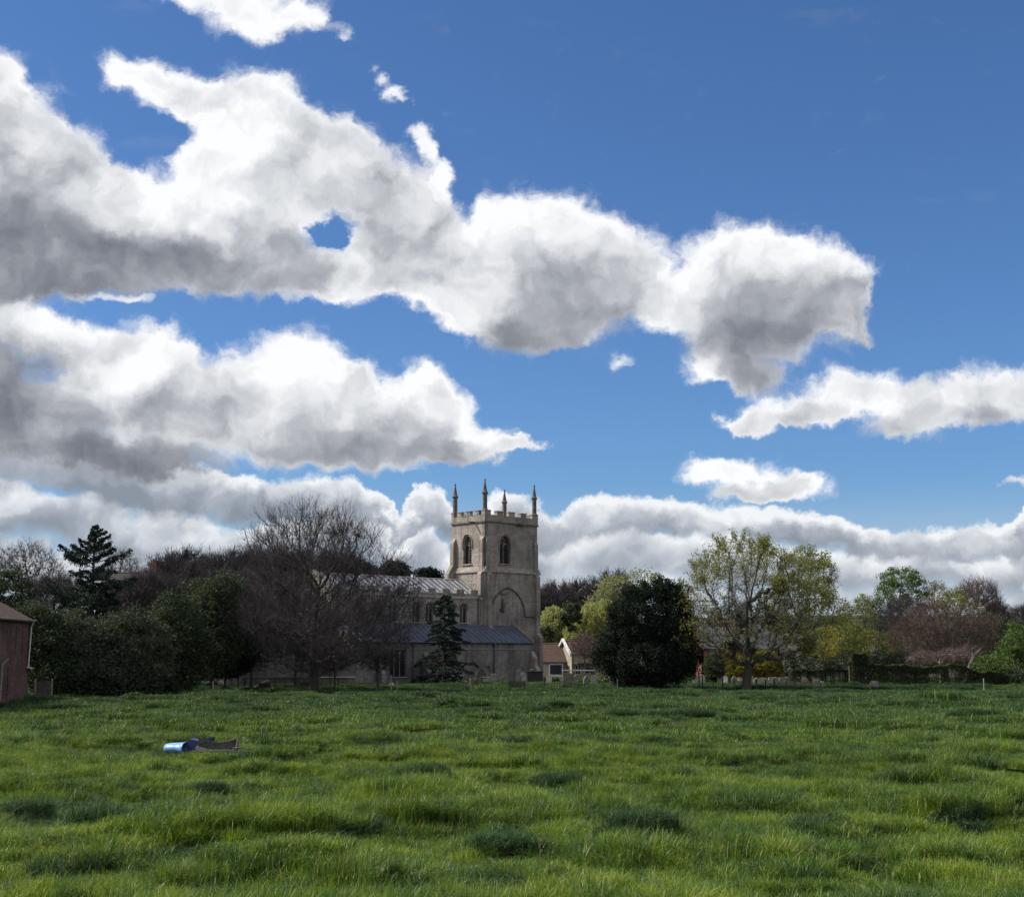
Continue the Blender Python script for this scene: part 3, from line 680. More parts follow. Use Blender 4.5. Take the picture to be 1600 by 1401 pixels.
# ---- chancel, lower, further east
ch = MB(); c0, c1, cz = NL - 12.0, 1.2, 9.0; cy1 = 6.6; cyr = (c1 + cy1) / 2
ch.box(c0, NL, c1, cy1, -.3, cz - .6); ch.prism([(c1, cz - .6), (cy1, cz - .6), (cyr, 10.5)], c0, c0 + .5, 'x'); ch.build('chancel_wall', M['rubble'], church)
cr = MB(); cr.prism([(c1 - .15, cz - .7), (cyr, 10.6), (cy1 + .15, cz - .7), (cyr, 10.35)], c0 + .5, NL - .01, 'x'); cr.build('chancel_roof', M['lead'], church)
for x in (-25.2, -30.0): arch_window(x, 1.5, 2.6, 5.0, 6.2, 'y', c1 - .12, -1, church, 2, depth=-.06)
# ---- aisle
AY = -3.56; AX1 = 4.6; AE = 4.76; AT = 6.8
aw, _ = on_plane_y(622, 1030, AY); ad, _ = on_plane_y(761, 1050, AY); aw2, _ = on_plane_y(540, 1030, AY)
hw = [arch_pts(aw, 2.3, 1.1, 3.6, 4.25, 5), arch_pts(ad, 1.05, .1, 1.5, 2.2, 5), arch_pts(aw2, 2.3, 1.1, 3.6, 4.25, 5)]
aisle = wall('aisle_wall', [(NL, -.4), (AX1, -.4), (AX1, AE - .1), (NL, AE - .1)], hw, 'y', AY, .4, M['rubble'], church)
for c in (aw, aw2): arch_window(c, 2.3, 1.1, 3.6, 4.25, 'y', AY, -1, church, 3, depth=.3)
bd = MB(); A = arch_pts(ad, 1.07, .1, 1.5, 2.2, 5); bd.prism(A, AY + .12, AY + .3, 'y'); bd.build('blocked_doorway', M['rubble'], church)
MB().box(NL, AX1, AY - .07, AY - .001, AE - .78, AE - .64).build('string_course', M['dressed'], church)
MB().box(NL, AX1, AY - .12, AY - .001, -.3, .55).build('plinth', M['dressed'], church)
ar = MB(); ar.prism([(AY - .18, AE - .1), (AY - .18, AE + .02), (-.16, AT), (-.16, AT - .2), (AY + .4, AE - .1)], NL, AX1 - .35, 'x')
aroof = ar.build('aisle_roof', M['lead_dark'], church)
rl = MB(); x = AX1 - .9
while x > NL: rl.tube([(x, AY - .17, AE + .04), (x, -.17, AT + .02)], .045, 4); x -= .8
rl.build('roof_roll', M['lead'], aroof)
MB().prism([(AY - .1, AE), (AY - .1, AE + .3), (-.15, AT + .35), (-.15, -.3), (AY, -.3)], AX1 - .34, AX1 + .02, 'x').build('aisle_end_wall', M['rubble'], church)
MB().prism([(AY, -.3), (AY, AE), (ny0, AT), (ny0, -.3)], NL, NL + .4, 'x').build('aisle_end_wall', M['ashlar'], church)
MB().tube([(NL, AY - .26, AE - .02), (AX1 - .3, AY - .26, AE - .02)], .08, 6).build('gutter', M['lead_dark'], church)
dp, _ = on_plane_y(771, 1030, AY)
MB().tube([(dp, AY - .14, 0), (dp, AY - .14, AE - .35)], .07, 6).box(dp - .16, dp + .16, AY - .3, AY - .01, AE - .38, AE - .1).build('downpipe', M['lead_dark'], church)
dq, _ = on_plane_y(644, 1030, AY)
MB().tube([(dq, AY - .14, 0), (dq, AY - .14, AE - .35)], .07, 6).box(dq - .14, dq + .14, AY - .3, AY - .01, AE - .38, AE - .1).build('downpipe', M['lead_dark'], church)
dr, _ = on_plane_y(749.5, 940, -.16)
MB().tube([(-.9, ny0 - .1, 6.9), (-.9, ny0 - .1, 9.9)], .06, 6).box(-1.05, -.75, ny0 - .22, ny0 - .01, 9.75, 10.0).build('downpipe', M['lead_dark'], church)
buttress(AX1 - .35, AY, 0, -1, .6, [(2.2, 1.1), (3.9, .7)], par=church, mat=M['dressed'])
for px in (664, 592): buttress(on_plane_y(px, 1030, AY)[0], AY, 0, -1, .6, [(2.0, .9), (3.7, .55)], par=church, mat=M['dressed'])

# ------------------------------------------------------------------ houses
M['brick'] = mat_stone('brick', (.30, .10, .06), (.22, .075, .05), (.25, .2, .16), .22, .075, False, .008)
M['limewash'] = mat_plain('limewash_stone', (.34, .31, .235), (.26, .235, .175), 1.2, .9)
M['brickrun'] = mat_stone('barn_brick', (.20, .095, .078), (.125, .065, .056), (.15, .12, .11), .24, .08, False, .012)
M['pantile'] = mat_plain('brown_tile', (.13, .085, .065), (.07, .05, .042), 1.4, .85)
M['slate'] = mat_plain('slate', (.14, .14, .155), (.09, .09, .10), 1.4, .6)
M['white'] = mat_plain('white_paint', (.72, .70, .66), (.55, .53, .48), 2, .6)
def tiled(name, a, b, w=.28, h=.3):
    m, g, out = new_mat(name); tc = g.n('ShaderNodeTexCoord').outputs['Object']; s = g.sep(tc)
    br = g.n('ShaderNodeTexBrick'); g.put(br.inputs['Vector'], g.comb(g.m('ADD', s[0], s[1]), g.m('MULTIPLY', s[2], 1.4)))
    br.inputs['Scale'].default_value = 1; br.inputs['Brick Width'].default_value = w; br.inputs['Row Height'].default_value = h; br.inputs['Mortar Size'].default_value = .02
    br.inputs['Color1'].default_value = c4(a); br.inputs['Color2'].default_value = c4(b); br.inputs['Mortar'].default_value = c4(tuple(x * .4 for x in b))
    nz = g.noise(tc, 1.1, 4, .6); col = g.mix(g.m('MULTIPLY', nz, .7), br.outputs[0], c4(tuple(x * .6 for x in b)))
    principled(g, out, col, .85, g.m('MULTIPLY', br.outputs['Fac'], -1.0), .03, .6, spec=.2); return m
M['tiles'] = tiled('roof_tiles', (.15, .095, .07), (.10, .065, .05))
M['slates'] = tiled('roof_slates', (.15, .15, .17), (.11, .11, .125), .3, .25)
def rect(a0, a1, z0, z1): return [(a0, z0), (a1, z0), (a1, z1), (a0, z1)]
def sash(parent, x0, x1, z0, z1, y, frame='white', nx_=2, nz_=2, label=None, arch=False):
    """window in the plane y (facing the camera): frame part with its pane"""
    fm = MB(); b = .07; yf = y - .03
    fm.box(x0, x1, yf, y + .1, z0, z0 + b).box(x0, x1, yf, y + .1, z1 - b, z1).box(x0, x0 + b, yf, y + .1, z0 + b, z1 - b).box(x1 - b, x1, yf, y + .1, z0 + b, z1 - b)
    for i in range(1, nx_): a = x0 + (x1 - x0) * i / nx_; fm.box(a - .025, a + .025, yf + .01, y + .08, z0 + b, z1 - b)
    for i in range(1, nz_): a = z0 + (z1 - z0) * i / nz_; fm.box(x0 + b, x1 - b, yf + .02, y + .07, a - .025, a + .025)
    f = fm.build('window', M[frame], parent)
    if label: f['label'] = label
    MB().box(x0 + b, x1 - b, y + .085, y + .11, z0 + b, z1 - b).build('pane', M['glass'], f); return f
def gabled(name, label, px0, px1, D, eave_py, ridge_py, depth, wallm, roofm, rz=0.0, cat='house', over=.2, base=-.3, chimneys=(), wins=()):
    """house whose ridge runs across the view; local x across, y away"""
    a = at(px0, eave_py, D); b = at(px1, eave_py, D); w = b.x - a.x; ez = a.z; rz_ = at(px0, ridge_py, D + depth / 2).z
    h = empty(name, (a.x, D, 0), rz); tag(h, label, cat)
    holes = [rect(x0, x1, z0, z1) for x0, x1, z0, z1 in wins]
    wall('wall', [(0, base), (w, base), (w, ez), (0, ez)], holes, 'y', 0, .18, wallm, h)
    MB().prism([(0, base), (depth, base), (depth, ez), (depth / 2, rz_ - .12), (0, ez)], 0, .25, 'x').prism([(0, base), (depth, base), (depth, ez), (depth / 2, rz_ - .12), (0, ez)], w - .25, w, 'x').box(.25, w - .25, depth - .25, depth, base, ez).build('wall', wallm, h)
    for q in wins: sash(h, q[0], q[1], q[2], q[3], .1)
    s = (rz_ - ez) / (depth / 2)
    rm = MB(); rm.prism([(-over, ez - over * s), (-over, ez - over * s + .12), (depth / 2, rz_ + .12), (depth + over, ez - over * s + .12), (depth + over, ez - over * s), (depth / 2, rz_)], -.12, w + .12, 'x')
    roof = rm.build('roof', roofm, h)
    MB().tube([(-.12, depth / 2, rz_ + .1), (w + .12, depth / 2, rz_ + .1)], .12, 6).build('ridge', M['pantile'], roof)
    for cx, cw, chh in chimneys:
        c = MB().box(cx - cw / 2, cx + cw / 2, depth / 2 - .4, depth / 2 + .4, rz_ - .9, rz_ + chh).box(cx - cw / 2 - .06, cx + cw / 2 + .06, depth / 2 - .46, depth / 2 + .46, rz_ + chh - .3, rz_ + chh - .15)
        co = c.build('chimney', M['brick'], roof); co['label'] = 'brick chimney stack'
        for k in range(max(1, int(cw / .5))): pass
        MB().lathe([(.14, rz_ + chh), (.11, rz_ + chh + .45)], cx, depth / 2, 8).build('chimney_pot', M['pantile'], roof)
    return h, w, ez, rz_
hA, wA, eA, rA = gabled('cottage', 'low cream stone cottage with brown tiled roof just right of the church tower', 838, 897, 186, 1033, 1006, 5.0, M['limewash'], M['tiles'], wins=[(4.25, 4.75, .9, 1.75)])
# bay porch with flat hood on the cottage
pb = MB(); pb.box(1.7, 3.6, -.9, -.02, 0, .7).box(1.7, 1.85, -.9, -.02, .7, 2.0).box(3.45, 3.6, -.9, -.02, .7, 2.0).box(1.7, 3.6, -.9, -.02, 2.0, 2.2); po = pb.build('bay_window', M['white'], hA)
MB().box(1.86, 3.44, -.8, -.74, .7, 2.0).build('pane', M['glass'], po); MB().box(1.5, 3.85, -1.05, -.0, 2.22, 2.4).build('bay_roof', M['lead_dark'], po)
hB, wB, eB, rB = gabled('cottage', 'cream stone cottage with white coped gable, left of the dark yew', 893.5, 985, 184, 1022, 1002, 6.0, M['limewash'], M['tiles'], rz=R(16),
    wins=[(.5, 1.3, .7, 2.0), (1.9, 3.2, .8, 1.75), (3.8, 4.5, .9, 2.0)])
MB().prism([(-.35, eB - .25), (-.35, eB + .1), (3.0, rB + .45), (6.35, eB + .1), (6.35, eB - .25), (3.0, rB + .12)], -.42, -.13, 'x').build('coping', M['white'], hB)
MB().box(.3, 5.4, -1.4, -.02, 2.15, 2.3).box(.4, .5, -1.35, -1.25, 0, 2.15).box(5.2, 5.3, -1.35, -1.25, 0, 2.15).build('verandah', M['wood'], hB)
hC, wC, eC, rC = gabled('brick_house', 'red brick house with slate roof and white bargeboard behind the budding oak', 1096, 1218, 178, 1012, 975, 7.0, M['brick'], M['slates'], cat='house',
    chimneys=((2.6, .9, 1.1),), wins=[(.6, 1.5, .9, 2.2), (1.2, 2.1, 3.0, 4.0), (3.4, 4.4, .9, 2.2), (3.4, 4.4, 3.0, 4.0)])
MB().prism([(2.0, eC + .2), (3.6, rC + .2), (3.6, rC + .02), (2.0, eC)], -.05, -.001, 'y').build('bargeboard', M['white'], hC)
hD, wD, eD, rD = gabled('bungalow', 'low house with grey and brown roof behind the gappy hedge', 1228, 1322, 176, 1046, 1022, 6.0, M['limewash'], M['slates'], wins=[(1.0, 2.0, .8, 1.8)])
hE, wE, eE, rE = gabled('summerhouse', 'small white summerhouse with slate roof beside the stone pillar', 1336, 1358, 156, 1048, 1037, 2.4, M['white'], M['slates'], cat='summerhouse', wins=[(.5, 1.1, .5, 1.5)])
hF, wF, eF, rF = gabled('farmhouse', 'dark roofed farmhouse behind the spruce with a tall brick chimney', 150, 236, 150, 930, 896, 7.0, M['brickrun'], M['iron'], chimneys=((5.3, .5, 1.2),), wins=[(1.2, 2.1, 5.8, 7.0)])
# ---- brick barn at the left edge
bD0, bD1 = 78.0, 92.0
pA = at(-60, 1000, bD0); pB = at(44, 1000, bD1)
d_ = Vector((pB.x - pA.x, pB.y - pA.y, 0)); ang = math.atan2(d_.y, d_.x); bl = d_.length
barn = empty('brick_barn', (pA.x, pA.y, 0), ang); tag(barn, 'old brick barn with tiled roof and white downpipe at the left edge', 'barn')
be_ = at(44, 967, bD1).z
zz = [(x0, x0 + .16, be_ - 2.4, be_ - .5) for x0 in (bl - 3.0, bl - 1.5)] + [(bl - 4.5, bl - 4.3, be_ - 5.0, be_ - 3.2)]
wall('wall', [(0, -.5), (bl, -.5), (bl, be_), (0, be_)], [rect(*q) for q in zz], 'y', 0, .3, M['brickrun'], barn)
for q in zz: MB().box(q[0], q[1], .2, .28, q[2], q[3]).build('vent_slit', M['palewood'], barn)
MB().prism([(.31, -.5), (6, -.5), (6, be_), (3, be_ + 1.5), (.31, be_ + .2)], bl - .3, bl, 'x').box(0, bl - .3, 5.7, 6, -.5, be_).build('wall', M['brickrun'], barn)
br_ = MB(); br_.prism([(-.35, be_ - .25), (-.35, be_ - .1), (3, be_ + 1.7), (6.3, be_ - .1), (6.3, be_ - .25), (3, be_ + 1.55)], -3, bl + .15, 'x'); broof = br_.build('roof', M['tiles'], barn)
MB().tube([(-3, -.42, be_ - .14), (bl + .2, -.42, be_ - .1)], .07, 6).build('gutter', M['palewood'], barn)
MB().tube([(bl - .15, -.36, be_ - .15), (bl - .12, -.2, be_ - .5), (bl - .15, -.14, be_ - 3.2), (bl - .15, -.4, be_ - 3.35)], .05, 6).build('downpipe', M['white'], barn)
MB().tube([(bl - 5.9, -.42, be_ - 2.6), (bl - 6.2, -.14, be_ - 3.0), (bl - 6.3, -.14, 0)], .06, 6).build('downpipe', M['palewood'], barn)
# lean-to outhouse and the board fence beyond
lt = empty('outhouse', (pB.x - .2, pB.y + .2, 0), ang); tag(lt, 'small brick lean-to outhouse with tiled roof at the end of the barn', 'outhouse')
lz = at(50, 1046, bD1).z
MB().prism([(0, -.4), (2.6, -.4), (2.6, lz + .5), (0, lz)], 0, 1.0, 'x').build('wall', M['brickrun'], lt)
MB().prism([(-.3, lz - .02), (-.3, lz + .1), (2.8, lz + .75), (2.8, lz + .6)], -.1, 1.5, 'x').build('roof', M['tiles'], lt)
bf = empty('board_fence', (at(56, 1060, 94).x, 94, 0)); tag(bf, 'dark close-boarded fence panel beside the outhouse', 'fence')
fm = MB(); fw = at(82, 1060, 94).x - at(56, 1060, 94).x; x = 0
while x < fw: fm.box(x, x + .11, 0, .025, 0, 1.75 + .02 * math.sin(x * 37)); x += .12
fm.build('board_panel', M['wood'], bf)
for x in (0, fw): MB().box(x - .05, x + .05, -.1, -.002, 0, 1.9).build('post', M['palewood'], bf)

# ------------------------------------------------------------------ trees
def crown_points(ell, n, r, shell=0.0):
    """random points in a union of ellipsoids [(x,y,z,rx,ry,rz)]"""
    out = []; vol = np.array([e[3] * e[4] * e[5] for e in ell]); pr = vol / vol.sum(); need = n
    E = np.array(ell)
    while need > 0:
        k = r.choice(len(ell), need, p=pr); d = r.normal(size=(need, 3)); d /= np.linalg.norm(d, axis=1)[:, None]
        rad = r.random(need) ** (1 / 3)
        if shell: rad = 1 - (1 - rad) * (1 - shell)
        P = E[k, :3] + d * rad[:, None] * E[k, 3:]
        # reject doubles in overlaps
        ins = sum((((P - e[:3]) / e[3:]) ** 2).sum(1) < 1 for e in E) if len(E) > 1 else np.ones(need)
        P = P[r.random(need) < 1.0 / np.maximum(ins, 1)]
        out.append(P); need = n - sum(map(len, out))
    return np.concatenate(out)[:n]
def colonize(att, trunk, step, di, dk, maxit, r, up=.08, wob=.12):
    nodes = [np.array(p, float) for p in trunk]; par = [-1] + list(range(len(trunk) - 1))
    att = att.copy(); NN = np.array(nodes)
    D = np.linalg.norm(att[:, None] - NN[None], axis=2); near = D.argmin(1); dist = D.min(1)
    di0 = di
    for it in range(maxit):
        act = dist < di
        if not act.any():
            di *= 1.5
            if di > di0 * 8: break
            continue
        idx = near[act]; v = att[act] - np.array(nodes)[idx]; v /= np.linalg.norm(v, axis=1)[:, None] + 1e-9
        acc = np.zeros((len(nodes), 3)); np.add.at(acc, idx, v); u = np.unique(idx)
        d = acc[u]; d /= np.linalg.norm(d, axis=1)[:, None] + 1e-9
        d += r.normal(0, wob, d.shape); d[:, 2] += up; d /= np.linalg.norm(d, axis=1)[:, None]
        new = np.array(nodes)[u] + d * step; base = len(nodes)
        nodes.extend(list(new)); par.extend(u.tolist())
        Dn = np.linalg.norm(att[:, None] - new[None], axis=2); mi = Dn.argmin(1); md = Dn.min(1)
        c = md < dist; near[c] = mi[c] + base; dist[c] = md[c]
        keep = dist > dk; att = att[keep]; near = near[keep]; dist = dist[keep]
        if len(att) < 8 or len(nodes) > 14000: break
    return np.array(nodes), np.array(par)
def radii(par, tip, ex):
    n = len(par); s = np.zeros(n); ch = np.zeros(n, int)
    for i in range(n - 1, 0, -1):
        if ch[i] == 0: s[i] = tip ** ex
        s[par[i]] += s[i]; ch[par[i]] += 1
    if s[0] == 0: s[0] = tip ** ex
    return s ** (1 / ex), ch
def segs(A, B, ra, rb, n):
    """frustums between point arrays"""
    d = B - A; L = np.linalg.norm(d, axis=1)[:, None] + 1e-9; d = d / L
    ref = np.where(np.abs(d[:, 2:3]) < .9, np.array([[0, 0, 1.]]), np.array([[1., 0, 0]])); u = np.cross(d, ref); u /= np.linalg.norm(u, axis=1)[:, None] + 1e-9; w = np.cross(d, u)
    A = A - d * ra[:, None] * .3; m = len(A); V = np.zeros((m, 2 * n, 3))
    for k in range(n):
        t = 2 * np.pi * k / n; o = u * math.cos(t) + w * math.sin(t); V[:, k] = A + o * ra[:, None]; V[:, n + k] = B + o * rb[:, None]
    b = (np.arange(m) * 2 * n)[:, None]; Q = np.concatenate([b + np.array([[k, (k + 1) % n, n + (k + 1) % n, n + k]]) for k in range(n)])
    return V.reshape(-1, 3), Q
def branch_mesh(name, A, B, ra, rb, cut=.05):
    Vs = []; Qs = []; off = 0
    for mask, n in ((ra >= cut, 7), (ra < cut, 3)):
        if mask.any():
            V, Q = segs(A[mask], B[mask], ra[mask], rb[mask], n); Vs.append(V); Qs.append(Q + off); off += len(V)
    return np_mesh(name, np.concatenate(Vs), Qs, True)
def twigs(P, D, r, n, l0, l1, rad, up=.25, spread=.6):
    """side shoots from points P with directions D, each of two bends"""
    k = r.integers(0, len(P), n); d = D[k] + r.normal(0, spread, (n, 3)); d[:, 2] += up; d /= np.linalg.norm(d, axis=1)[:, None]
    L = r.uniform(l0, l1, n)[:, None]; A = P[k]; B = A + d * L * .55
    d2 = d + r.normal(0, .25, (n, 3)); d2[:, 2] += up * .5; d2 /= np.linalg.norm(d2, axis=1)[:, None]; C_ = B + d2 * L * .45
    ra = np.full(n, rad); return np.concatenate([A, B]), np.concatenate([B, C_]), np.concatenate([ra, ra * .7]), np.concatenate([ra * .7, ra * .25]), C_, d2
def px_ell(base, D, ells, flat=.9):
    """ellipses in photo pixels -> ellipsoids relative to the tree's base"""
    out = []
    for e in ells:
        px, py, rx, ry = e[:4]; yo = e[4] if len(e) > 4 else 0
        c = at(px, py, D + yo); out.append((c.x - base.x, yo, c.z - base.z, rx / F * D, rx / F * D * flat, ry / F * D))
    return out
def tree_root(name, label, px, D, cat='tree', group=None):
    b = at(px, 1060, D); z = gz(b.x, D)
    o = empty(name, (b.x, D, z)); tag(o, label, cat, group); return o, Vector((b.x, D, z))
def skeleton(root, base, ell, r, natt, step, trunk_top, tip, ex=2.25, lean=(0, 0), di=None, up=.08, bark='bark', limbs=None, wob=.12, fork=None):
    att = crown_points(ell, natt, r)
    n = max(3, int(trunk_top / step)); tr = [(lean[0] * (i / n) ** 1.5, lean[1] * (i / n), -.2 + (trunk_top + .2) * i / n) for i in range(n + 1)]
    N, par = colonize(att, tr, step, di or step * 5, step * 1.15, 160, r, up, wob)
    rad, ch = radii(par, tip, ex)
    rad = .62 * np.tanh(rad / .62)
    # root flare
    z = N[:, 2]; rad = rad * np.where((np.arange(len(N)) <= n), 1 + .45 * np.exp(-np.maximum(z + .1, 0) / .4), 1)
    return N, par, rad, ch
def bare_tree(name, label, px, D, ells, seed, natt=2200, step=.45, trunk_top=3.0, tip=.012, ex=2.3, tw=9000, tl=(.4, 1.1), trad=.013, up=.08, bark='bark', twig='twig', cat='tree', group=None,
              leaf=None, nleaf=0, lsize=.12, flat=.9, lean=(0, 0), tup=.35, lspread=.12, wob=.12, outer=0):
    r = np.random.default_rng(seed); root, base = tree_root(name, label, px, D, cat, group); ell = px_ell(base, D, ells, flat)
    N, par, rad, ch = skeleton(root, base, ell, r, natt, step, trunk_top, tip, ex, lean, up=up, wob=wob)
    i = np.arange(1, len(N)); A = N[par[i]]; B = N[i]; ra = np.minimum(rad[par[i]], rad[i] * 1.25); rb = rad[i]
    link('trunk', branch_mesh('trunk', A, B, ra, rb), M[bark], root)
    thin = rad[i] < tip * 5; P = B[thin]; Dd = (B - A)[thin] / step
    a, b, c, d, tips, td = twigs(P, Dd, r, tw, tl[0], tl[1], trad, tup)
    a2, b2, c2_, d2_, tips2, _ = twigs(np.concatenate([tips, b[:tw]]), np.concatenate([td, td]), r, int(tw * 1.3), tl[0] * .5, tl[1] * .6, trad * .75, tup * .6)
    crown = link('crown', branch_mesh('crown', np.concatenate([a, a2]), np.concatenate([b, b2]), np.concatenate([c, c2_]), np.concatenate([d, d2_])), M[twig], root)
    if leaf:
        T = np.concatenate([tips, tips2, b]); k = r.integers(0, len(T), nleaf)
        if outer:      # leaf burst mostly on the outside of the crown
            cc = np.average(np.array(ell)[:, :3], axis=0, weights=np.array(ell)[:, 3] ** 3); q = np.linalg.norm((T - cc) * np.array([1, 1, 1.1]), axis=1) ** outer
            k = r.choice(len(T), nleaf, p=q / q.sum()); P = T[k] + r.normal(0, lspread, (nleaf, 3))
        V, Q = leaf_quads(P, lsize, r, .65); link('foliage', np_mesh('foliage', V, [Q]), M[leaf], root)
    return root
def leafy_tree(name, label, px, D, ells, seed, leaf, nclump=260, per=90, lsize=.22, cr=.75, trunk_top=2.0, natt=500, step=.7, bark='bark', cat='tree', group=None, shell=.35, flat=.9, asp=.6, droop=0.0, thin=.0, tip=.02, lean=(0, 0), squash=.7):
    """branch skeleton, with leaves in uneven clumps that leave gaps"""
    r = np.random.default_rng(seed); root, base = tree_root(name, label, px, D, cat, group); ell = px_ell(base, D, ells, flat)
    N, par, rad, ch = skeleton(root, base, ell, r, natt, step, trunk_top, tip, 2.2, lean)
    i = np.arange(1, len(N)); link('trunk', branch_mesh('trunk', N[par[i]], N[i], np.minimum(rad[par[i]], rad[i] * 1.25), rad[i]), M[bark], root)
    C_ = crown_points(ell, nclump, r, shell); s = cr * r.uniform(.45, 1.25, nclump)
    k = r.integers(0, nclump, nclump * per) if not thin else r.choice(nclump, nclump * per, p=(lambda q: q / q.sum())(r.gamma(1.2, 1, nclump)))
    d = r.normal(size=(len(k), 3)); d /= np.linalg.norm(d, axis=1)[:, None]; rr = r.random(len(k)) ** .45
    P = C_[k] + d * (s[k] * rr)[:, None] * np.array([1, 1, squash])
    if droop: P[:, 2] -= droop * r.random(len(k)) ** 1.2 * s[k]; 
    P[:, 2] = np.maximum(P[:, 2], .03)
    V, Q = leaf_quads(P, lsize, r, asp, .2); link('crown', np_mesh('crown', V, [Q]), M[leaf], root)
    return root
def willow(name, label, px, D, ells, seed, leaf, group=None, n=900, cat='tree'):
    r = np.random.default_rng(seed); root, base = tree_root(name, label, px, D, cat, group); ell = px_ell(base, D, ells)
    N, par, rad, ch = skeleton(root, base, ell, r, 350, .8, 2.2, .025)
    i = np.arange(1, len(N)); link('trunk', branch_mesh('trunk', N[par[i]], N[i], np.minimum(rad[par[i]], rad[i] * 1.2), rad[i]), M['bark'], root)
    C_ = crown_points(ell, n, r, .5); per = 42; L = r.uniform(.8, 2.8, n); t = r.random((n, per))
    P = C_[:, None] + np.stack([r.normal(0, .14, (n, per)) + .1 * np.sin(t * 5), r.normal(0, .14, (n, per)), -t * L[:, None]], -1); P = P.reshape(-1, 3); P = P[P[:, 2] > .4]
    m_ = len(P); s = .17 * r.uniform(.6, 1.3, m_)[:, None]; a = np.stack([r.normal(0, .35, m_), r.normal(0, .35, m_), -np.ones(m_)], 1) * s; b = np.stack([r.normal(0, 1, m_), r.normal(0, 1, m_), r.normal(0, .2, m_)], 1) * s * .30
    V = np.stack([P - a, P - b, P + a, P + b], 1).reshape(-1, 3); Q = (np.arange(m_) * 4)[:, None] + np.arange(4)[None]
    link('crown', np_mesh('crown', V, [Q]), M[leaf], root); return root
def conifer(name, label, px, D, top_py, bot_py, prof, seed, leaf, nb=90, dens=150, droop=.25, group=None, cat='tree', lsize=.16, tilt=0.0, gap=0.0, bark='bark', clumpy=.35):
    """prof: [(fraction of height, half width px)]"""
    r = np.random.default_rng(seed); root, base = tree_root(name, label, px, D, cat, group)
    H = at(px, top_py, D).z - base.z; z0 = max(.3, at(px, bot_py, D).z - base.z)
    tr = MB(); tr.tube([(0, 0, -.2), (.02, 0, H * .3), (-.02, .03, H * .65), (.0, 0, H * .97)], [H * .028, H * .02, H * .011, .02], 8); pass
    fx = [p[0] for p in prof]; fw = [p[1] / F * D for p in prof]; A = []; B = []; RA = []; P = []
    for i in range(nb):
        f = (i + r.random()) / nb; z = z0 + (H - z0) * f; w = np.interp(z / H, fx, fw) * r.uniform(.55, 1.12) * (.6 if r.random() < gap else 1)
        a = i * 2.4 + r.normal(0, .4); n = 6; pts = []
        for k in range(n + 1):
            t = k / n; up_ = (.35 if z / H > .75 else .05) * t * w - droop * w * (t ** 1.6) + .12 * w * max(0, t - .7)
            pts.append(np.array([math.cos(a) * w * t, math.sin(a) * w * t, z + up_]) + (r.normal(0, .03 * w, 3) if k else 0))
        for k in range(n): A.append(pts[k]); B.append(pts[k + 1]); RA.append(max(.012, .05 * w / 3 * (1 - k / n)))
        m_ = int(dens * (.25 + w / max(fw))); t = r.uniform(.22, 1.0, m_) ** .8; j = np.minimum((t * n).astype(int), n - 1); ft = t * n - j; pp = np.array(pts)
        c = pp[j] * (1 - ft)[:, None] + pp[j + 1] * ft[:, None]; side = r.normal(0, 1, m_) * w * .17 * (1.15 - t)
        clump = np.round(r.random(m_) * 6) * .0
        c = c + np.stack([-math.sin(a) * side, math.cos(a) * side, -np.abs(r.normal(0, .09, m_)) * w * clumpy - .04 * np.abs(side)], 1) + r.normal(0, .05, (m_, 3)); P.append(c)
    A = np.array(A); B = np.array(B); RA = np.array(RA); V0_, Q0_ = segs(A, B, RA, RA * .7, 4); nv_ = len(tr.v)
    quads_ = np.array([f for f in tr.f if len(f) == 4]); link('trunk', np_mesh('trunk', np.concatenate([np.array(tr.v), V0_]), [quads_, Q0_ + nv_], True), M[bark], root)
    P = np.concatenate(P); P[:, 2] = np.maximum(P[:, 2], .05); V, Q = leaf_quads(P, lsize, r, .45, .3); link('crown', np_mesh('crown', V, [Q]), M[leaf], root); return root
def copy_tree(o, loc, rz, s, label, group=None):
    c = o.copy(); COL.objects.link(c); c.location = loc; c.rotation_euler = (0, 0, rz); c.scale = s; c['label'] = label
    if group: c['group'] = group
    for ch_ in list(o.children):
        d = ch_.copy(); COL.objects.link(d); d.parent = c
    return c

M['yew'] = mat_leaf('yew_leaf', (.012, .017, .014), (.026, .036, .024), .08, .5, spec=.08)
M['cedar'] = mat_leaf('cedar_leaf', (.020, .030, .026), (.045, .06, .048), .1, .5, spec=.08)
M['olive'] = mat_leaf('olive_leaf', (.12, .135, .035), (.23, .24, .07), .35, .4)
M['bud'] = mat_leaf('bud_leaf', (.16, .17, .045), (.31, .31, .10), .4, .5)
M['midgreen'] = mat_leaf('green_leaf', (.06, .105, .026), (.13, .19, .05), .35, .5)
M['dull'] = mat_leaf('dull_leaf', (.035, .047, .030), (.075, .092, .052), .25, .3, spec=.08)
M['dull2'] = mat_leaf('dull_leaf_grey', (.048, .058, .042), (.10, .108, .075), .25, .3, spec=.08)
M['willow'] = mat_leaf('willow_leaf', (.28, .30, .11), (.42, .42, .19), .45, .5)
M['pale'] = mat_leaf('pale_leaf', (.20, .22, .10), (.32, .32, .18), .4, .5)
M['gold'] = mat_leaf('golden_leaf', (.17, .15, .02), (.27, .23, .035), .4, .7)
M['yellow'] = mat_leaf('yellow_leaf', (.22, .22, .035), (.42, .36, .07), .45, .7)
M['blossom'] = mat_leaf('blossom', (.50, .47, .40), (.30, .30, .22), .3, .7)
M['blossom_grey'] = mat_leaf('grey_blossom', (.45, .43, .42), (.16, .16, .12), .3, .7)  # grey-white blossom, greyer than the plain one
M['russet'] = mat_leaf('russet_bud', (.17, .12, .085), (.29, .21, .14), .3, .6)
M['brown'] = mat_leaf('brown_bud', (.12, .085, .055), (.19, .14, .09), .3, .6)
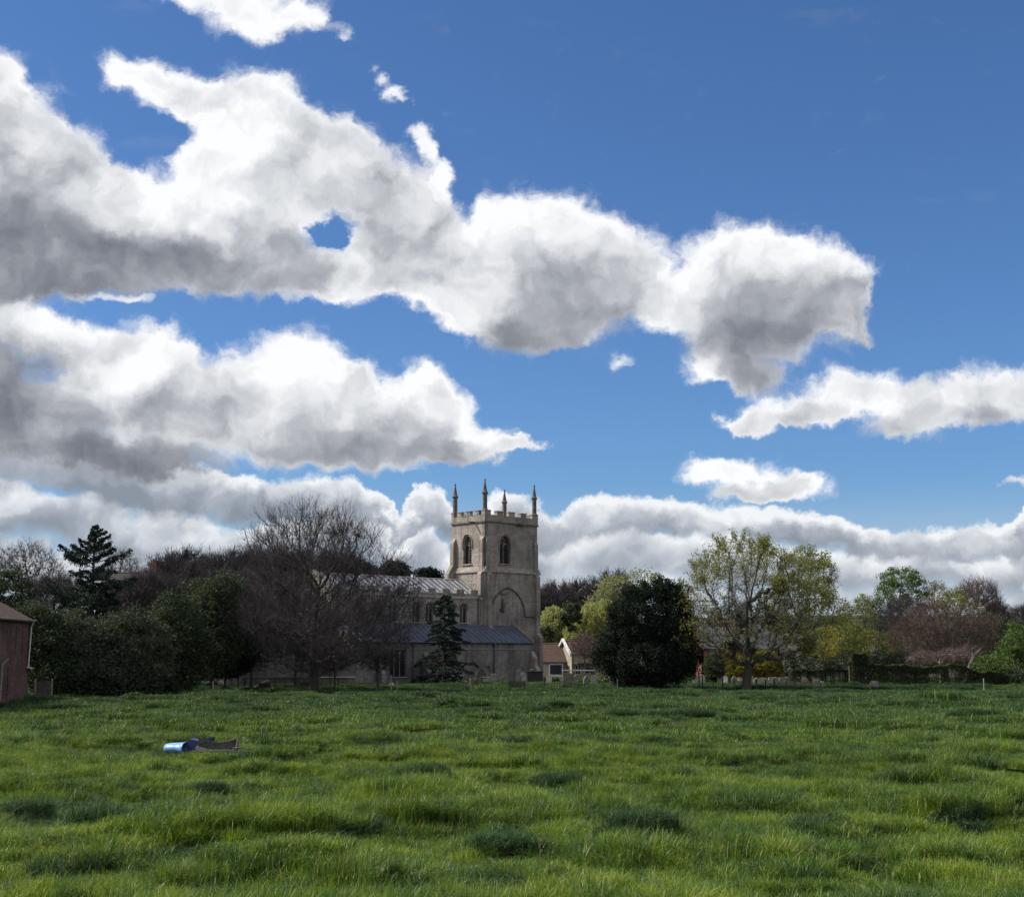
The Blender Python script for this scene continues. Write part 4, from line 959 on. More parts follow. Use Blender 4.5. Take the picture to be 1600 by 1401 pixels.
M['hedge'] = mat_leaf('hedge_leaf', (.022, .032, .018), (.06, .075, .028), .25, 1.2)
M['hedge_top'] = mat_leaf('hedge_leaf_new', (.06, .085, .02), (.11, .14, .03), .35, 1.2)  # sunlight on the clipped hedge top, put into a lighter leaf colour

# --- the two big field-edge trees
bare_tree('bare_tree', 'huge bare spreading tree with dense upright twigs in front of the church', 490, 121, [(490,900,112,108),(400,965,86,80),(575,950,88,88),(490,985,165,72),(365,1000,50,50),(600,1000,42,46),(440,850,60,50),(545,860,60,50)],
    1, natt=3000, step=.45, trunk_top=6.5, tip=.0165, ex=2.02, tw=14500, tl=(.6, 1.6), trad=.0145, tup=.85, wob=.14, up=.16)
bare_tree('budding_oak', 'broad oak with forked trunk just coming into olive leaf, right of the yew', 1165, 129, [(1165,925,88,84),(1104,960,46,72),(1235,965,72,64),(1170,980,100,60),(1120,1005,45,28),(1235,1010,60,25)],
    2, natt=1500, step=.55, trunk_top=2.4, tip=.017, ex=2.06, wob=.08, outer=4.5, tw=9500, tl=(.4, 1.1), trad=.014, bark='bark2', leaf='bud', nleaf=36000, lsize=.14, tup=.3, lean=(.35, 0))
# --- dark yew and the cedar
leafy_tree('yew', 'big dense dark yew standing alone at the field edge', 1012, 131, [(1040,965,48,62),(1000,965,48,52),(960,1022,36,34),(1064,1025,34,38),(1010,1035,66,38),(1046,920,20,22),(1018,925,18,20),(988,935,20,22),(1066,930,14,26),(945,1015,20,20),(1075,1040,20,22)],
    3, 'yew', nclump=950, per=150, lsize=.16, cr=.70, trunk_top=2.2, shell=.42, natt=300, squash=1.1, cat='yew')
conifer('cedar', 'dark tiered cedar in front of the church aisle', 694, 143, 930, 1068, [(0, 56), (.15, 60), (.3, 50), (.5, 36), (.62, 32), (.8, 22), (.93, 20), (1, 4)], 5, 'cedar', nb=120, dens=430, droop=.25, lsize=.18, gap=.25)
conifer('spruce', 'tall ragged dark spruce standing above the left thicket', 138, 118, 822, 1060, [(0, 70), (.3, 80), (.5, 76), (.66, 66), (.8, 52), (.9, 30), (1, 6)], 6, 'cedar', nb=140, dens=520, droop=.0, lsize=.20, gap=.35, clumpy=.8)
# --- thicket on the left
thick = [
 ('dense dark green bush at the left, nearest the barn', 62, 100, [(66,1010,42,58),(50,975,30,38),(85,1050,45,40)], 'dull'),
 ('broad dark green thicket bush below the spruce', 125, 103, [(120,1005,62,50),(150,1045,60,46),(100,1055,40,36)], 'dull2'),
 ('rounded dark thorn bush between the spruce and the bare tree', 200, 105, [(200,1000,55,48),(190,1050,60,42),(225,1030,45,50)], 'dull2'),
 ('tall dark green bush of the thicket, left of the yew trunks', 275, 110, [(272,985,46,62),(265,1040,52,46),(300,1010,34,55)], 'dull'),
 ('dull green tree with twiggy top at the left of the bare tree', 330, 116, [(325,965,38,52),(335,1010,45,48),(345,930,28,36)], 'dull'),
 ('dark evergreen bush with leaning stems beside the pale leaning post', 352, 119, [(350,1030,40,26),(372,1015,32,22)], 'yew'),
]
for i, (lab, px, D, el, lf) in enumerate(thick):
    leafy_tree('thicket_bush', lab, px, D, el, 40 + i, lf, nclump=300, per=85, lsize=.20, cr=.85, trunk_top=1.2, shell=.35, natt=400, cat='bush', group='bushes of the dark thicket at the left', step=.55)
leafy_tree('garden_tree', 'dark green tree rising behind the barn roof at the left edge', 12, 108, [(10,925,42,38),(-20,950,40,50)], 50, 'dull', nclump=130, per=80, lsize=.2)
bare_tree('bare_tree', 'bare round-headed tree at the far left behind the barn', 40, 150, [(40,890,48,40),(75,905,30,28)], 51, natt=1000, step=.6, trunk_top=5, tip=.016, tw=2500, trad=.016)
bare_tree('blossom_tree', 'grey-white blossoming tree behind the thicket, right of the spruce', 225, 128, [(235,925,44,26),(200,940,40,24),(265,930,18,22)], 52, natt=1000, step=.5, trunk_top=3, tw=4500, tl=(.5,1.2), leaf='blossom_grey', nleaf=9000, lsize=.12, lspread=.07, tup=.4, cat='tree')
bare_tree('blossom_tree', 'pale twiggy blossoming tree behind the thicket, left of the spruce', 85, 132, [(90,930,45,28),(60,945,30,24)], 53, natt=900, step=.5, trunk_top=3, tw=4500, tl=(.5,1.2), leaf='blossom_grey', nleaf=6000, lsize=.12, lspread=.07, cat='tree')
bare_tree('bare_tree', 'thin bare tree just right of the spruce top', 190, 160, [(190,895,32,34)], 54, natt=500, step=.6, trunk_top=6, tw=1100, trad=.018)
# --- far woodland behind: a few prototypes, copied
wood_proto = [bare_tree('woodland_tree', 'x', 905, 268, [(905,950,30,40),(890,965,25,25)], 60, natt=900, step=.9, trunk_top=4, tip=.03, tw=5000, tl=(.8, 2.0), trad=.035, group='bare trees of the woodland behind the church'),
              bare_tree('woodland_tree', 'x', 935, 272, [(935,945,26,36),(945,960,24,28)], 61, natt=900, step=.9, trunk_top=4, tip=.03, tw=5000, tl=(.8, 2.0), trad=.035, group='bare trees of the woodland behind the church')]
wood_proto[0]['label'] = 'dark bare woodland tree beyond the willows, left one of the tallest pair'
wood_proto[1]['label'] = 'dark bare woodland tree beyond the willows, right one of the tallest pair'
wr = np.random.default_rng(8)
wood = [(870,930,262,'dark bare tree right of the tower, left end of the woodland'),(852,938,255,'small bare tree right against the church tower'),(960,915,280,'bare woodland tree partly behind the pale tree'),
 (255,896,205,'bare tree at the left of the far woodland, right of the chimney'),(285,886,210,'round bare tree in the far woodland behind the thicket'),(320,897,215,'low bare tree in the far woodland behind the thicket'),
 (350,888,215,'bare woodland tree left of the large field tree'),(385,886,212,'dark bare tree seen through the left side of the large bare tree'),(420,884,214,'dark bare tree seen left of the large trunk'),
 (455,888,210,'dark bare tree directly behind the large bare tree crown'),(495,886,216,'bare woodland tree behind the large trunk'),(535,888,214,'bare tree between the large bare tree and the nave roof'),
 (305,905,170,'nearer dark bare tree behind the thicket'),(395,915,165,'nearer bare tree behind the left limbs of the large bare tree'),(345,925,160,'near bare tree just left of the large bare tree limbs'),
 (1560,958,230,'low bare tree in the far right woodland below the hill'),(1595,964,240,'low bare tree at the right edge below the hill')]
for i, (px, tp, D, lab) in enumerate(wood):
    q = wood_proto[i % 2]; H0 = 15.5 if i % 2 == 0 else 15.8; b = at(px, 1000, D); H = at(px, tp - 6, D).z; s = H / H0
    copy_tree(q, (b.x, D, 0), wr.uniform(0, 6.28), (s * wr.uniform(.95, 1.25), s, s), lab, 'bare trees of the woodland behind the church')
# dark evergreens beyond the nave roof
for i, (px, D, el, lab) in enumerate([(617, 205, [(617,896,24,20),(598,905,16,14)], 'dark domed pine above the nave roof'), (570, 200, [(570,900,22,18)], 'dark domed pine seen through the bare tree twigs'),
   (670, 215, [(668,899,15,9),(678,901,10,7)], 'small flat-topped pine peeping over the nave roof'), (440, 185, [(440,905,42,24)], 'dark evergreen behind the left half of the large bare tree'), (520, 190, [(520,905,24,26)], 'dark evergreen left of the nave roof')]):
    leafy_tree('pine', lab, px, D, el, 70 + i, 'yew', nclump=110, per=60, lsize=.36, cr=1.0, trunk_top=7, natt=150, step=1, shell=.3, group='dark evergreens behind the nave')
# background thicket between the trees and the church
for i, (px, D, el, lab) in enumerate([   (300, 140, [(300,945,42,40)], 'dull green tree behind the thicket bushes'), (240, 138, [(235,965,60,30)], 'dull green bush behind the thicket below the blossom'), (20, 120, [(20,975,40,30)], 'dark bush behind the barn ridge')]):
    leafy_tree('background_tree', lab, px, D, el, 80 + i, 'dull', nclump=170, per=70, lsize=.26, cr=1.0, natt=200, trunk_top=2, group='dull leafy trees in the churchyard background')
bare_tree('twiggy_tree', 'dense leafless twiggy tree behind the left limbs of the large bare tree', 392, 130, [(392,960,58,55),(360,990,44,50),(430,975,40,60)], 130, natt=1200, step=.42, trunk_top=2.5, tip=.014, tw=7000, tl=(.5,1.2), trad=.017, group='dense twiggy trees in front of the chancel')
bare_tree('twiggy_tree', 'dense leafless twiggy tree directly behind the large trunk, hiding the chancel', 462, 131, [(462,960,48,58),(490,985,40,50)], 131, natt=900, step=.42, trunk_top=2.5, tip=.014, tw=4500, tl=(.5,1.2), trad=.017, group='dense twiggy trees in front of the chancel')
# --- right of the tower
willow('willow', 'yellow-green weeping willow right beside the church tower', 868, 200, [(866,975,24,30),(880,990,18,22)], 90, 'willow', 'willows behind the cottage', 700)
willow('willow', 'larger golden-green weeping willow left of the yew', 928, 196, [(925,975,34,34),(905,985,24,26),(945,965,24,30)], 91, 'willow', 'willows behind the cottage', 1100)
leafy_tree('pale_tree', 'tall pale green tree coming into leaf behind the yew', 972, 212, [(968,925,40,26),(945,950,34,30),(1000,905,30,18)], 92, 'pale', nclump=230, per=34, lsize=.28, cr=1.1, trunk_top=5, natt=400)
leafy_tree('dark_bush', 'dark green bush between the tower and the willows', 852, 192, [(852,1000,14,22),(893,962,16,22)], 93, 'dull', nclump=80, per=70, lsize=.3, cat='bush')
bare_tree('fruit_tree', 'small bare pinkish fruit tree in front of the cream cottage', 914, 172, [(914,1012,24,20)], 94, natt=450, step=.35, trunk_top=2, tip=.012, tw=1500, tl=(.3,.8), trad=.016, twig='twig_pink', leaf='pale', nleaf=900, lsize=.14)
# --- behind and right of the oak
leafy_tree('broad_tree', 'large olive green tree behind the right half of the budding oak', 1262, 150, [(1258,920,50,62),(1232,950,40,54),(1290,958,34,46),(1275,905,34,44)], 100, 'olive', nclump=330, per=50, lsize=.2, cr=.9, trunk_top=3, natt=700, thin=1)
bare_tree('bare_tree', 'slender leafless treetop showing above the olive tree', 1262, 160, [(1262,885,30,34),(1290,900,20,24)], 101, natt=350, step=.6, trunk_top=8, tw=900, trad=.016)
leafy_tree('yellow_bush', 'bright yellow leaved bush right of the oak', 1284, 140, [(1272,996,18,16),(1296,1000,20,20),(1284,1012,30,14)], 102, 'yellow', nclump=130, per=34, lsize=.15, cr=.5, trunk_top=1.2, cat='bush')
leafy_tree('golden_conifer', 'clipped golden conifer left of the oak trunk', 1148, 152, [(1150,1042,22,22),(1140,1032,14,14)], 103, 'gold', nclump=150, per=85, lsize=.15, cr=.5, trunk_top=.8, cat='bush', shell=.6)
leafy_tree('golden_conifer', 'clipped golden conifer right of the oak trunk', 1200, 152, [(1196,1040,22,24),(1210,1046,16,18),(1185,1045,12,18)], 104, 'gold', nclump=170, per=85, lsize=.15, cr=.5, trunk_top=.8, cat='bush', shell=.6)
leafy_tree('evergreen_bush', 'dark rounded evergreen between the brick house and the golden conifers', 1118, 148, [(1116,1045,16,26)], 105, 'dull', nclump=110, per=85, lsize=.15, cr=.5, trunk_top=.8, cat='bush')
conifer('dark_conifer', 'narrow dark drooping conifer right of the golden conifers', 1236, 146, 1015, 1066, [(0,22),(.4,20),(.8,12),(1,3)], 106, 'dull', nb=50, dens=130, droop=.5)
more = [('shrubby_tree', 'greyish green tree closing the gap left of the white blossom tree', 1365, 182, [(1362,965,34,34),(1340,975,30,34)], 'dull2', 150, 60, 'tree'),
 ('shrubby_tree', 'green shrub right behind the middle of the clipped hedge', 1430, 150, [(1425,1035,50,16),(1385,1035,30,18)], 'dull', 140, 60, 'bush'),
 ('shrubby_tree', 'green shrub behind the right end of the clipped hedge', 1540, 152, [(1535,1035,50,20)], 'dull', 110, 60, 'bush'),
 ('shrubby_tree', 'olive shrub low behind the loose hedge', 1290, 150, [(1285,1035,50,16)], 'dull2', 100, 60, 'bush'),
('shrubby_tree', 'dull olive tree behind the loose hedge, right of the yellow bush', 1312, 158, [(1312,1000,34,34),(1300,1025,30,24)], 'olive', 150, 50, 'tree'),
 ('shrubby_tree', 'green shrubby tree beyond the clipped hedge, left of the russet tree', 1395, 172, [(1390,985,32,34),(1420,1005,34,30)], 'dull2', 150, 60, 'tree'),
 ('shrubby_tree', 'dark green shrub low behind the russet tree', 1480, 162, [(1480,1015,50,26),(1520,1010,34,28)], 'dull', 170, 60, 'bush'),
 ('shrubby_tree', 'dull green tree behind the roof of the brick house', 1200, 192, [(1200,965,55,34),(1130,965,40,28)], 'dull2', 200, 60, 'tree'),
 ('shrubby_tree', 'dull tree closing the skyline right of the pink bare tree', 1580, 200, [(1580,985,40,22)], 'dull2', 90, 60, 'tree'),
('shrubby_tree', 'olive green tree at the left of the hedge garden', 1335, 168, [(1338,975,32,42),(1325,1000,34,34),(1350,950,18,24)], 'olive', 190, 40, 'tree'),
 ('shrubby_tree', 'soft brownish green shrub behind the topiary column', 1375, 160, [(1372,1010,40,26),(1350,1020,30,20)], 'olive', 150, 36, 'bush'),
 ('leafy_tree', 'tall fresh green tree above the hedge garden', 1410, 188, [(1410,912,38,26),(1396,930,28,26),(1432,925,24,26)], 'midgreen', 200, 75, 'tree'),
 ('budding_tree', 'yellow-green budding tree behind the russet tree', 1492, 180, [(1490,945,30,24),(1510,960,24,24)], 'olive', 120, 45, 'tree'),
 ('brown_tree', 'brown budding tree right of the fresh green tree', 1458, 195, [(1462,930,26,24)], 'brown', 90, 34, 'tree'),
 ('dark_bush', 'dark ivy-covered bush right of the russet tree', 1552, 168, [(1550,985,34,28),(1565,1005,25,25)], 'dull', 140, 60, 'bush'),
 ('green_tree', 'bright green feathery tree at the right edge', 1585, 144, [(1588,1008,22,34),(1572,1035,24,26),(1600,1040,24,28)], 'midgreen', 210, 75, 'tree'),
 ('hedge_bush', 'dark green bush filling the gap beyond the hedge end', 1600, 140, [(1598,1058,26,18)], 'dull', 80, 80, 'bush'),
 ('low_bush', 'low green bush under the pale blossom apple tree', 1545, 141, [(1540,1040,24,14),(1560,1048,16,14)], 'midgreen', 80, 55, 'bush')]
for i, (nm_, lab, px, D, el, lf, nc, per, cat) in enumerate(more): leafy_tree(nm_, lab, px, D, el, 110 + i, lf, nclump=nc, per=per, lsize=.19, cr=.8, trunk_top=1.6, cat=cat)
bare_tree('white_blossom_tree', 'white blossoming tree below the fresh green tree', 1412, 166, [(1415,960,32,26),(1395,975,24,22),(1440,950,18,14)], 120, natt=700, step=.45, trunk_top=2.5, tw=2500, leaf='blossom', nleaf=9000, lsize=.12, lspread=.1)
bare_tree('russet_tree', 'wide russet budding tree with bare lower branches behind the clipped hedge', 1475, 154, [(1472,985,68,46),(1430,995,42,34),(1520,990,44,36)], 121, natt=1500, step=.42, trunk_top=1.6, tw=7000, tl=(.4,1.0), trad=.014, bark='bark2', twig='twig_red', leaf='russet', nleaf=9000, lsize=.10)
bare_tree('pink_bare_tree', 'bare pinkish twiggy tree on the skyline at the right', 1528, 186, [(1528,932,32,24),(1545,945,22,18)], 122, natt=600, step=.55, trunk_top=3, tw=2200, tl=(.6,1.4), trad=.018, twig='twig_pink')
bare_tree('apple_tree', 'low gnarled apple tree with greyish blossom behind the hedge', 1470, 143, [(1445,1026,30,9),(1490,1024,30,10),(1515,1020,22,12)], 123, natt=700, step=.3, trunk_top=1.3, tip=.014, tw=2200, tl=(.25,.6), trad=.014, bark='palewood', twig='twig_pink', leaf='blossom', nleaf=2600, lsize=.09, tup=.1)
# broken trunk leaning out of the hedge garden
o, b = tree_root('broken_trunk', 'pale broken leaning tree trunk rising above the hedge', 1508, 141); a_ = at(1524, 1020, 141) - b
mb = MB(); mb.tube([(0, 0, -.1), (a_.x * .4, 0, a_.z * .5), (a_.x, .1, a_.z)], [.30, .25, .20], 8).tube([(a_.x * .9, .1, a_.z * .9), (a_.x + .4, 0, a_.z + .25), (a_.x + .7, 0, a_.z + .5)], [.14, .09, .03], 6).tube([(a_.x * .8, .1, a_.z * .85), (a_.x - .3, 0, a_.z + .4)], [.12, .04], 6)
mb.build('trunk', M['wood'], o)
# --- hedges
def hedge(name, label, prof, D, thick, seed, leaf='hedge', n=26000, gaps=(), lsize=.11, sheer=.12, topleaf='hedge_top'):
    """prof: [(px, top py)]; base on the ground"""
    r = np.random.default_rng(seed); c = at(prof[0][0], 1060, D); o = empty(name, (c.x, D, 0)); tag(o, label, 'hedge')
    X = [at(p, t, D).x - c.x for p, t in prof]; Z = [at(p, t, D).z for p, t in prof]
    x = r.uniform(X[0], X[-1], n); zt = np.interp(x, X, Z) + .06 * np.sin(x * 2.1) + .05 * np.sin(x * 5.3); face = r.random(n); z = zt * r.random(n) ** .8; y = r.uniform(0, thick, n)
    fr = face < .45; y[fr] = np.abs(r.normal(0, sheer, fr.sum())); tp = face > .72; z[tp] = zt[tp] - np.abs(r.normal(0, .08, tp.sum()))
    keep = np.ones(n, bool)
    for gx0, gx1, gz0, gz1 in gaps:
        a0, a1 = at(gx0, 1060, D).x - c.x, at(gx1, 1060, D).x - c.x; z1_, z0_ = at(0, gz0, D).z, at(0, gz1, D).z
        keep &= ~((x > a0) & (x < a1) & (z > z0_) & (z < z1_) & (r.random(n) < .93))
    P = np.stack([x, y, np.maximum(z, .02)], 1)[keep]; isT = (tp & (y > .1))[keep]
    V, Q = leaf_quads(P[~isT], lsize, r, .7); link('foliage', np_mesh('foliage', V, [Q]), M[leaf], o)
    V, Q = leaf_quads(P[isT], lsize, r, .7, .3); link('top_leaves', np_mesh('top_leaves', V, [Q]), M[topleaf], o)
    A = []; B = []; k = int((X[-1] - X[0]) / .22)
    for i in range(k):
        xx = X[0] + (i + .5) * .22 + r.normal(0, .05); yy = thick / 2 + r.normal(0, .12); h = np.interp(xx, X, Z) * .85
        p0 = np.array([xx, yy, -.05]); p1 = np.array([xx + r.normal(0, .12), yy, h * .5]); p2 = p1 + np.array([r.normal(0, .2), r.normal(0, .1), h * .5]); A += [p0, p1]; B += [p1, p2]
    A = np.array(A); B = np.array(B); ra = np.full(len(A), .03); link('stems', branch_mesh('stems', A, B, ra, ra * .7), M['bark'], o); return o
hedge('clipped_hedge', 'long clipped dark hedge with wavy top and arched gap at the right', [(1357,1038),(1400,1038),(1430,1040),(1455,1042),(1472,1040),(1485,1036),(1500,1038),(1515,1044),(1530,1049),(1550,1049),(1575,1052)], 138, 1.3, 200, n=40000,
   gaps=[(1452,1470,1052,1074),(1484,1496,1044,1070),(1360,1376,1062,1073),(1476,1504,1064,1074)])
hedge('loose_hedge', 'loose gappy hedge showing headstones through it, left of the stone pillar', [(1236,1050),(1250,1044),(1275,1046),(1300,1043),(1328,1046)], 139, 1.0, 201, n=11000, gaps=[(1240,1262,1056,1076),(1268,1284,1058,1076),(1290,1300,1056,1076),(1306,1320,1050,1076)], topleaf='hedge')
hedge('topiary_column', 'tall ivy-clad hedge column with rounded cap beside the stone pillar', [(1331,1026),(1334,1022),(1352,1022),(1357,1028)], 137.4, 1.2, 202, n=9000, topleaf='hedge')

# ------------------------------------------------------------------ churchyard things
def headstone(px, base_py, wpx, top_py, kind, label, matn='dark_stone', lean=0.0, rz=0.0):
    p = ground_at(px, base_py); D = p.y; w = wpx / F * D; h = max(.5, at(px, top_py - 2, D).z); w *= 1.15
    o = MB(); t = .13; hh = w / 2
    if kind == 'round': prof = [(-hh, -.2), (hh, -.2), (hh, h - hh * .8)] + [(hh * math.cos(a), h - hh * .8 + hh * .8 * math.sin(a)) for a in np.linspace(.2, math.pi - .2, 7)] + [(-hh, h - hh * .8)]
    elif kind == 'gothic': prof = [(-hh, -.2), (hh, -.2), (hh, h * .72), (hh * .55, h * .9), (0, h), (-hh * .55, h * .9), (-hh, h * .72)]
    elif kind == 'shoulder': prof = [(-hh, -.2), (hh, -.2), (hh, h * .82), (hh * .7, h * .84), (hh * .5, h * .96), (0, h), (-hh * .5, h * .96), (-hh * .7, h * .84), (-hh, h * .82)]
    elif kind == 'obelisk': prof = [(-hh, -.2), (hh, -.2), (hh, .2), (hh * .75, .25), (hh * .38, h * .85), (0, h), (-hh * .38, h * .85), (-hh * .75, .25), (-hh, .2)]
    else: prof = [(-hh, -.2), (hh, -.2), (hh, h), (-hh, h)]
    o.prism(prof, -t / 2, t / 2, 'y').box(-hh * 1.15, hh * 1.15, -t, t, -.2, .07)
    ob = o.build('headstone', M[matn], None, .012); ob.location = (p.x, D, 0); ob.rotation_euler = (R(2), R(lean), rz); tag(ob, label, 'headstone', 'headstones in the churchyard'); return ob
HS = [(752,1066,11,1046,'gothic','tall narrow headstone just right of the cedar','dark_stone',3),(772,1067,8,1054,'round','small pale headstone in front of the downpipe','dressed',0),
 (783,1066,7,1052,'gothic','slim pointed headstone left of the bench','dressed',-2),(789,1067,10,1057,'shoulder','squat headstone just behind the left end of the bench','dark_stone',6),
 (810,1065,9,1045,'gothic','tall pointed headstone behind the bench','dressed',3),(820,1065,7,1051,'round','pale curved headstone behind the right end of the bench','coping',-9),
 (888,1070,13,1052,'round','large rounded headstone in front of the cottage window','dark_stone',0),(879,1066,9,1058,'flat','low white slab headstone left of the large rounded one','coping',0),
 (916,1071,8,1057,'gothic','small pointed headstone midway between tower and yew','dressed',0),(943,1068,5,1064,'round','tiny white headstone near the yew','coping',0),
 (963,1070,9,1051,'flat','dark square headstone against the left of the yew','dark_stone',0),
 (548,1070,10,1056,'flat','pale square headstone right of the large bare tree trunk','dressed',0),(556,1070,8,1052,'gothic','pointed pale headstone under the large bare tree','dressed',2),(568,1069,12,1055,'shoulder','broad pale headstone behind the twin trunks','dressed',-2),
 (610,1078,6,1068,'round','low pale headstone among posts left of the cedar','coping',12),(498,1066,8,1052,'round','narrow headstone right behind the large trunk','dark_stone',0),(515,1066,9,1050,'flat','dark upright headstone behind the large tree','dark_stone',0),
 (442,1068,8,1050,'flat','dark upright headstone left of the large trunk','dark_stone',0),(400,1066,8,1051,'round','dark headstone left of the scroll topped tomb','dark_stone',0),
 (1104,1067,9,1057,'round','rounded headstone between the yew and the dark evergreen','dark_stone',0),(1118,1066,9,1057,'flat','weathered headstone in front of the dark evergreen','dark_stone',3),(1126,1067,10,1058,'flat','white headstone left of the golden conifer','coping',0),
 (1140,1067,11,1059,'shoulder','grey headstone below the left golden conifer','dark_stone',0),(1155,1066,10,1059,'round','pale headstone just left of the oak trunk','coping',0),(1173,1067,7,1058,'flat','narrow white headstone just right of the oak trunk','coping',0),
 (1183,1068,10,1060,'round','grey rounded headstone right of the oak trunk','dressed',0),(1193,1069,14,1060,'round','broad pale rounded headstone below the right golden conifer','dressed',0),(1205,1069,8,1060,'flat','white slab headstone below the right golden conifer','coping',0),
 (1212,1069,7,1059,'round','slim grey headstone near the right golden conifer','dressed',2),(1222,1070,8,1060,'flat','warm stone headstone at the right end of the row','palewood',0),
 (1275,1072,7,1064,'flat','small pale headstone seen through the loose hedge','dressed',0),(1285,1072,5,1066,'flat','smaller headstone seen through the loose hedge','dressed',0),(1366,1073,12,1065,'round','pale headstone glimpsed through the clipped hedge','dressed',0)]
HS += [(1088,1068,8,1057,'flat','small pale slab headstone at the right foot of the yew','coping',0),(1097,1067,9,1055,'gothic','pointed grey headstone in the row just right of the yew','dressed',0),
 (1133,1068,7,1058,'round','slim pale headstone in front of the left golden conifer','coping',2),(1148,1068,8,1058,'shoulder','grey shouldered headstone close to the left of the oak trunk','dressed',-2),
 (1231,1069,8,1059,'round','rounded stone below the narrow drooping conifer','dressed',0),(1258,1070,9,1060,'shoulder','shouldered stone in a gap of the loose hedge','dressed',0),
 (900,1070,8,1056,'shoulder','grey shouldered headstone between the cottage window and the small pointed one','dressed',1),(929,1069,8,1057,'flat','square grey headstone beside the pale flowering bush','dressed',-2),
 (858,1068,8,1056,'round','pale rounded headstone right of the dark chest tomb','dressed',2),(742,1068,7,1054,'round','slim rounded headstone between the cedar and the tall narrow headstone','dressed',-3)]
for h in HS: headstone(*h[:7], lean=h[7] if len(h) > 7 else 0, rz=((h[0] * 7) % 11 - 5) * .06)
def place(name, label, cat, px, py, rz=0, group=None):
    p = ground_at(px, py); o = empty(name, (p.x, p.y, gz(p.x, p.y)), rz); tag(o, label, cat, group); return o, p
# table tombs
o, p = place('table_tomb', 'long table tomb with flat slab in front of the cream cottages', 'tomb', 905, 1067); s = p.y / F
MB().box(-1.6, -1.3, -.4, .4, -.1, 1.3).box(1.3, 1.6, -.4, .4, -.1, 1.3).box(-1.3, 1.3, -.35, .35, -.1, .25).build('supports', M['dark_stone'], o); MB().box(-1.8, 1.8, -.55, .55, 1.3, 1.42).build('slab', M['coping'], o)
o, p = place('chest_tomb', 'dark chest tomb between the bench and the cottage', 'tomb', 836, 1066)
MB().box(-.85, .85, -.4, .4, -.1, 1.15).box(-.95, .95, -.5, .5, 1.15, 1.27).box(-.95, .95, -.5, .5, -.1, .08).build('chest', M['iron'], o, .02); MB().lathe([(.22, 1.27), (.26, 1.4), (.1, 1.5)], -.3, 0, 8).build('finial', M['dark_stone'], o)
o, p = place('scroll_tomb', 'low dark tomb with a pale carved scroll on top under the large bare tree', 'tomb', 406, 1080)
MB().box(-1.7, 1.7, -.5, .5, -.1, .35).box(-.1, .9, -.35, .35, .35, .75).build('chest', M['iron'], o, .02)
MB().tube([(-.35, 0, .42), (-.1, 0, .5), (.2, 0, .72), (.55, 0, .95), (.85, 0, .98)], [.10, .08, .10, .08, .06], 7).tube([(-.5, 0, .36), (-.32, 0, .52), (-.4, 0, .45)], [.08, .09, .05], 6).build('scroll', M['coping'], o)
o, p = place('chest_tomb', 'pale low table tomb behind the small pale headstone by the downpipe', 'tomb', 764, 1066)
MB().box(-.7, .7, -.3, .3, -.1, .55).box(-.85, .85, -.42, .42, .55, .65).build('chest', M['coping'], o, .02)
# churchyard wall left of the church
wl = MB(); a0 = at(372, 1060, 132); a1 = at(548, 1060, 132)
o = wl.box(0, a1.x - a0.x, 0, .4, -.2, 1.15).box(0, a1.x - a0.x, -.06, .46, 1.15, 1.27).build('churchyard_wall', M['rubble'], None, .03); o.location = (a0.x, 136, 0); tag(o, 'low rubble stone churchyard wall behind the large bare tree', 'wall')
# bench
o, p = place('bench', 'dark slatted garden bench facing the field beside the church', 'bench', 808, 1074)
k = p.y / F * 26 / 2
for nm_, bx in (('seat', [(-k, k, -.25 + i * .12, -.16 + i * .12, .44, .48) for i in range(4)]), ('backrest', [(-k, k, .24, .28, .58 + i * .15, .68 + i * .15) for i in range(3)])):
    mb = MB(); [mb.box(*b) for b in bx]; mb.build(nm_, M['iron'], o)
for x in (-k + .08, k - .08):
    for y_ in (-.22, .24): MB().box(x - .035, x + .035, y_ - .035, y_ + .035, -.05, .98 if y_ > 0 else .62).build('leg', M['iron'], o)
    MB().box(x - .035, x + .035, -.26, .27, .62, .67).build('armrest', M['iron'], o)
# stone gate pillar
o, p = place('stone_pillar', 'grey stone gate pillar with pyramid cap at the hedge gap', 'pillar', 1332, 1076)
MB().box(-.33, .33, -.33, .33, -.2, 2.2).box(-.42, .42, -.42, .42, -.2, .25).build('shaft', M['dark_stone'], o, .02)
MB().box(-.43, .43, -.43, .43, 2.2, 2.36).lathe([(.5, 2.36), (.02, 2.85)], 0, 0, 4, R(45)).build('cap', M['dark_stone'], o)
# two multi-stemmed trunks at the edge, seen under the big crown
for px, D, lab, hh in ((590, 122, 'short dark twin stems of a young tree right of the large trunk', 560), (523, 124, 'dark leaning stem pair just right of the large trunk', 0)):
    bare_tree('young_tree', lab, px, D, [(px, 1035, 26, 16)], int(px), natt=240, step=.3, trunk_top=1.5, tip=.02, tw=700, tl=(.3,.8), trad=.012, cat='tree', group='young trees at the field edge')
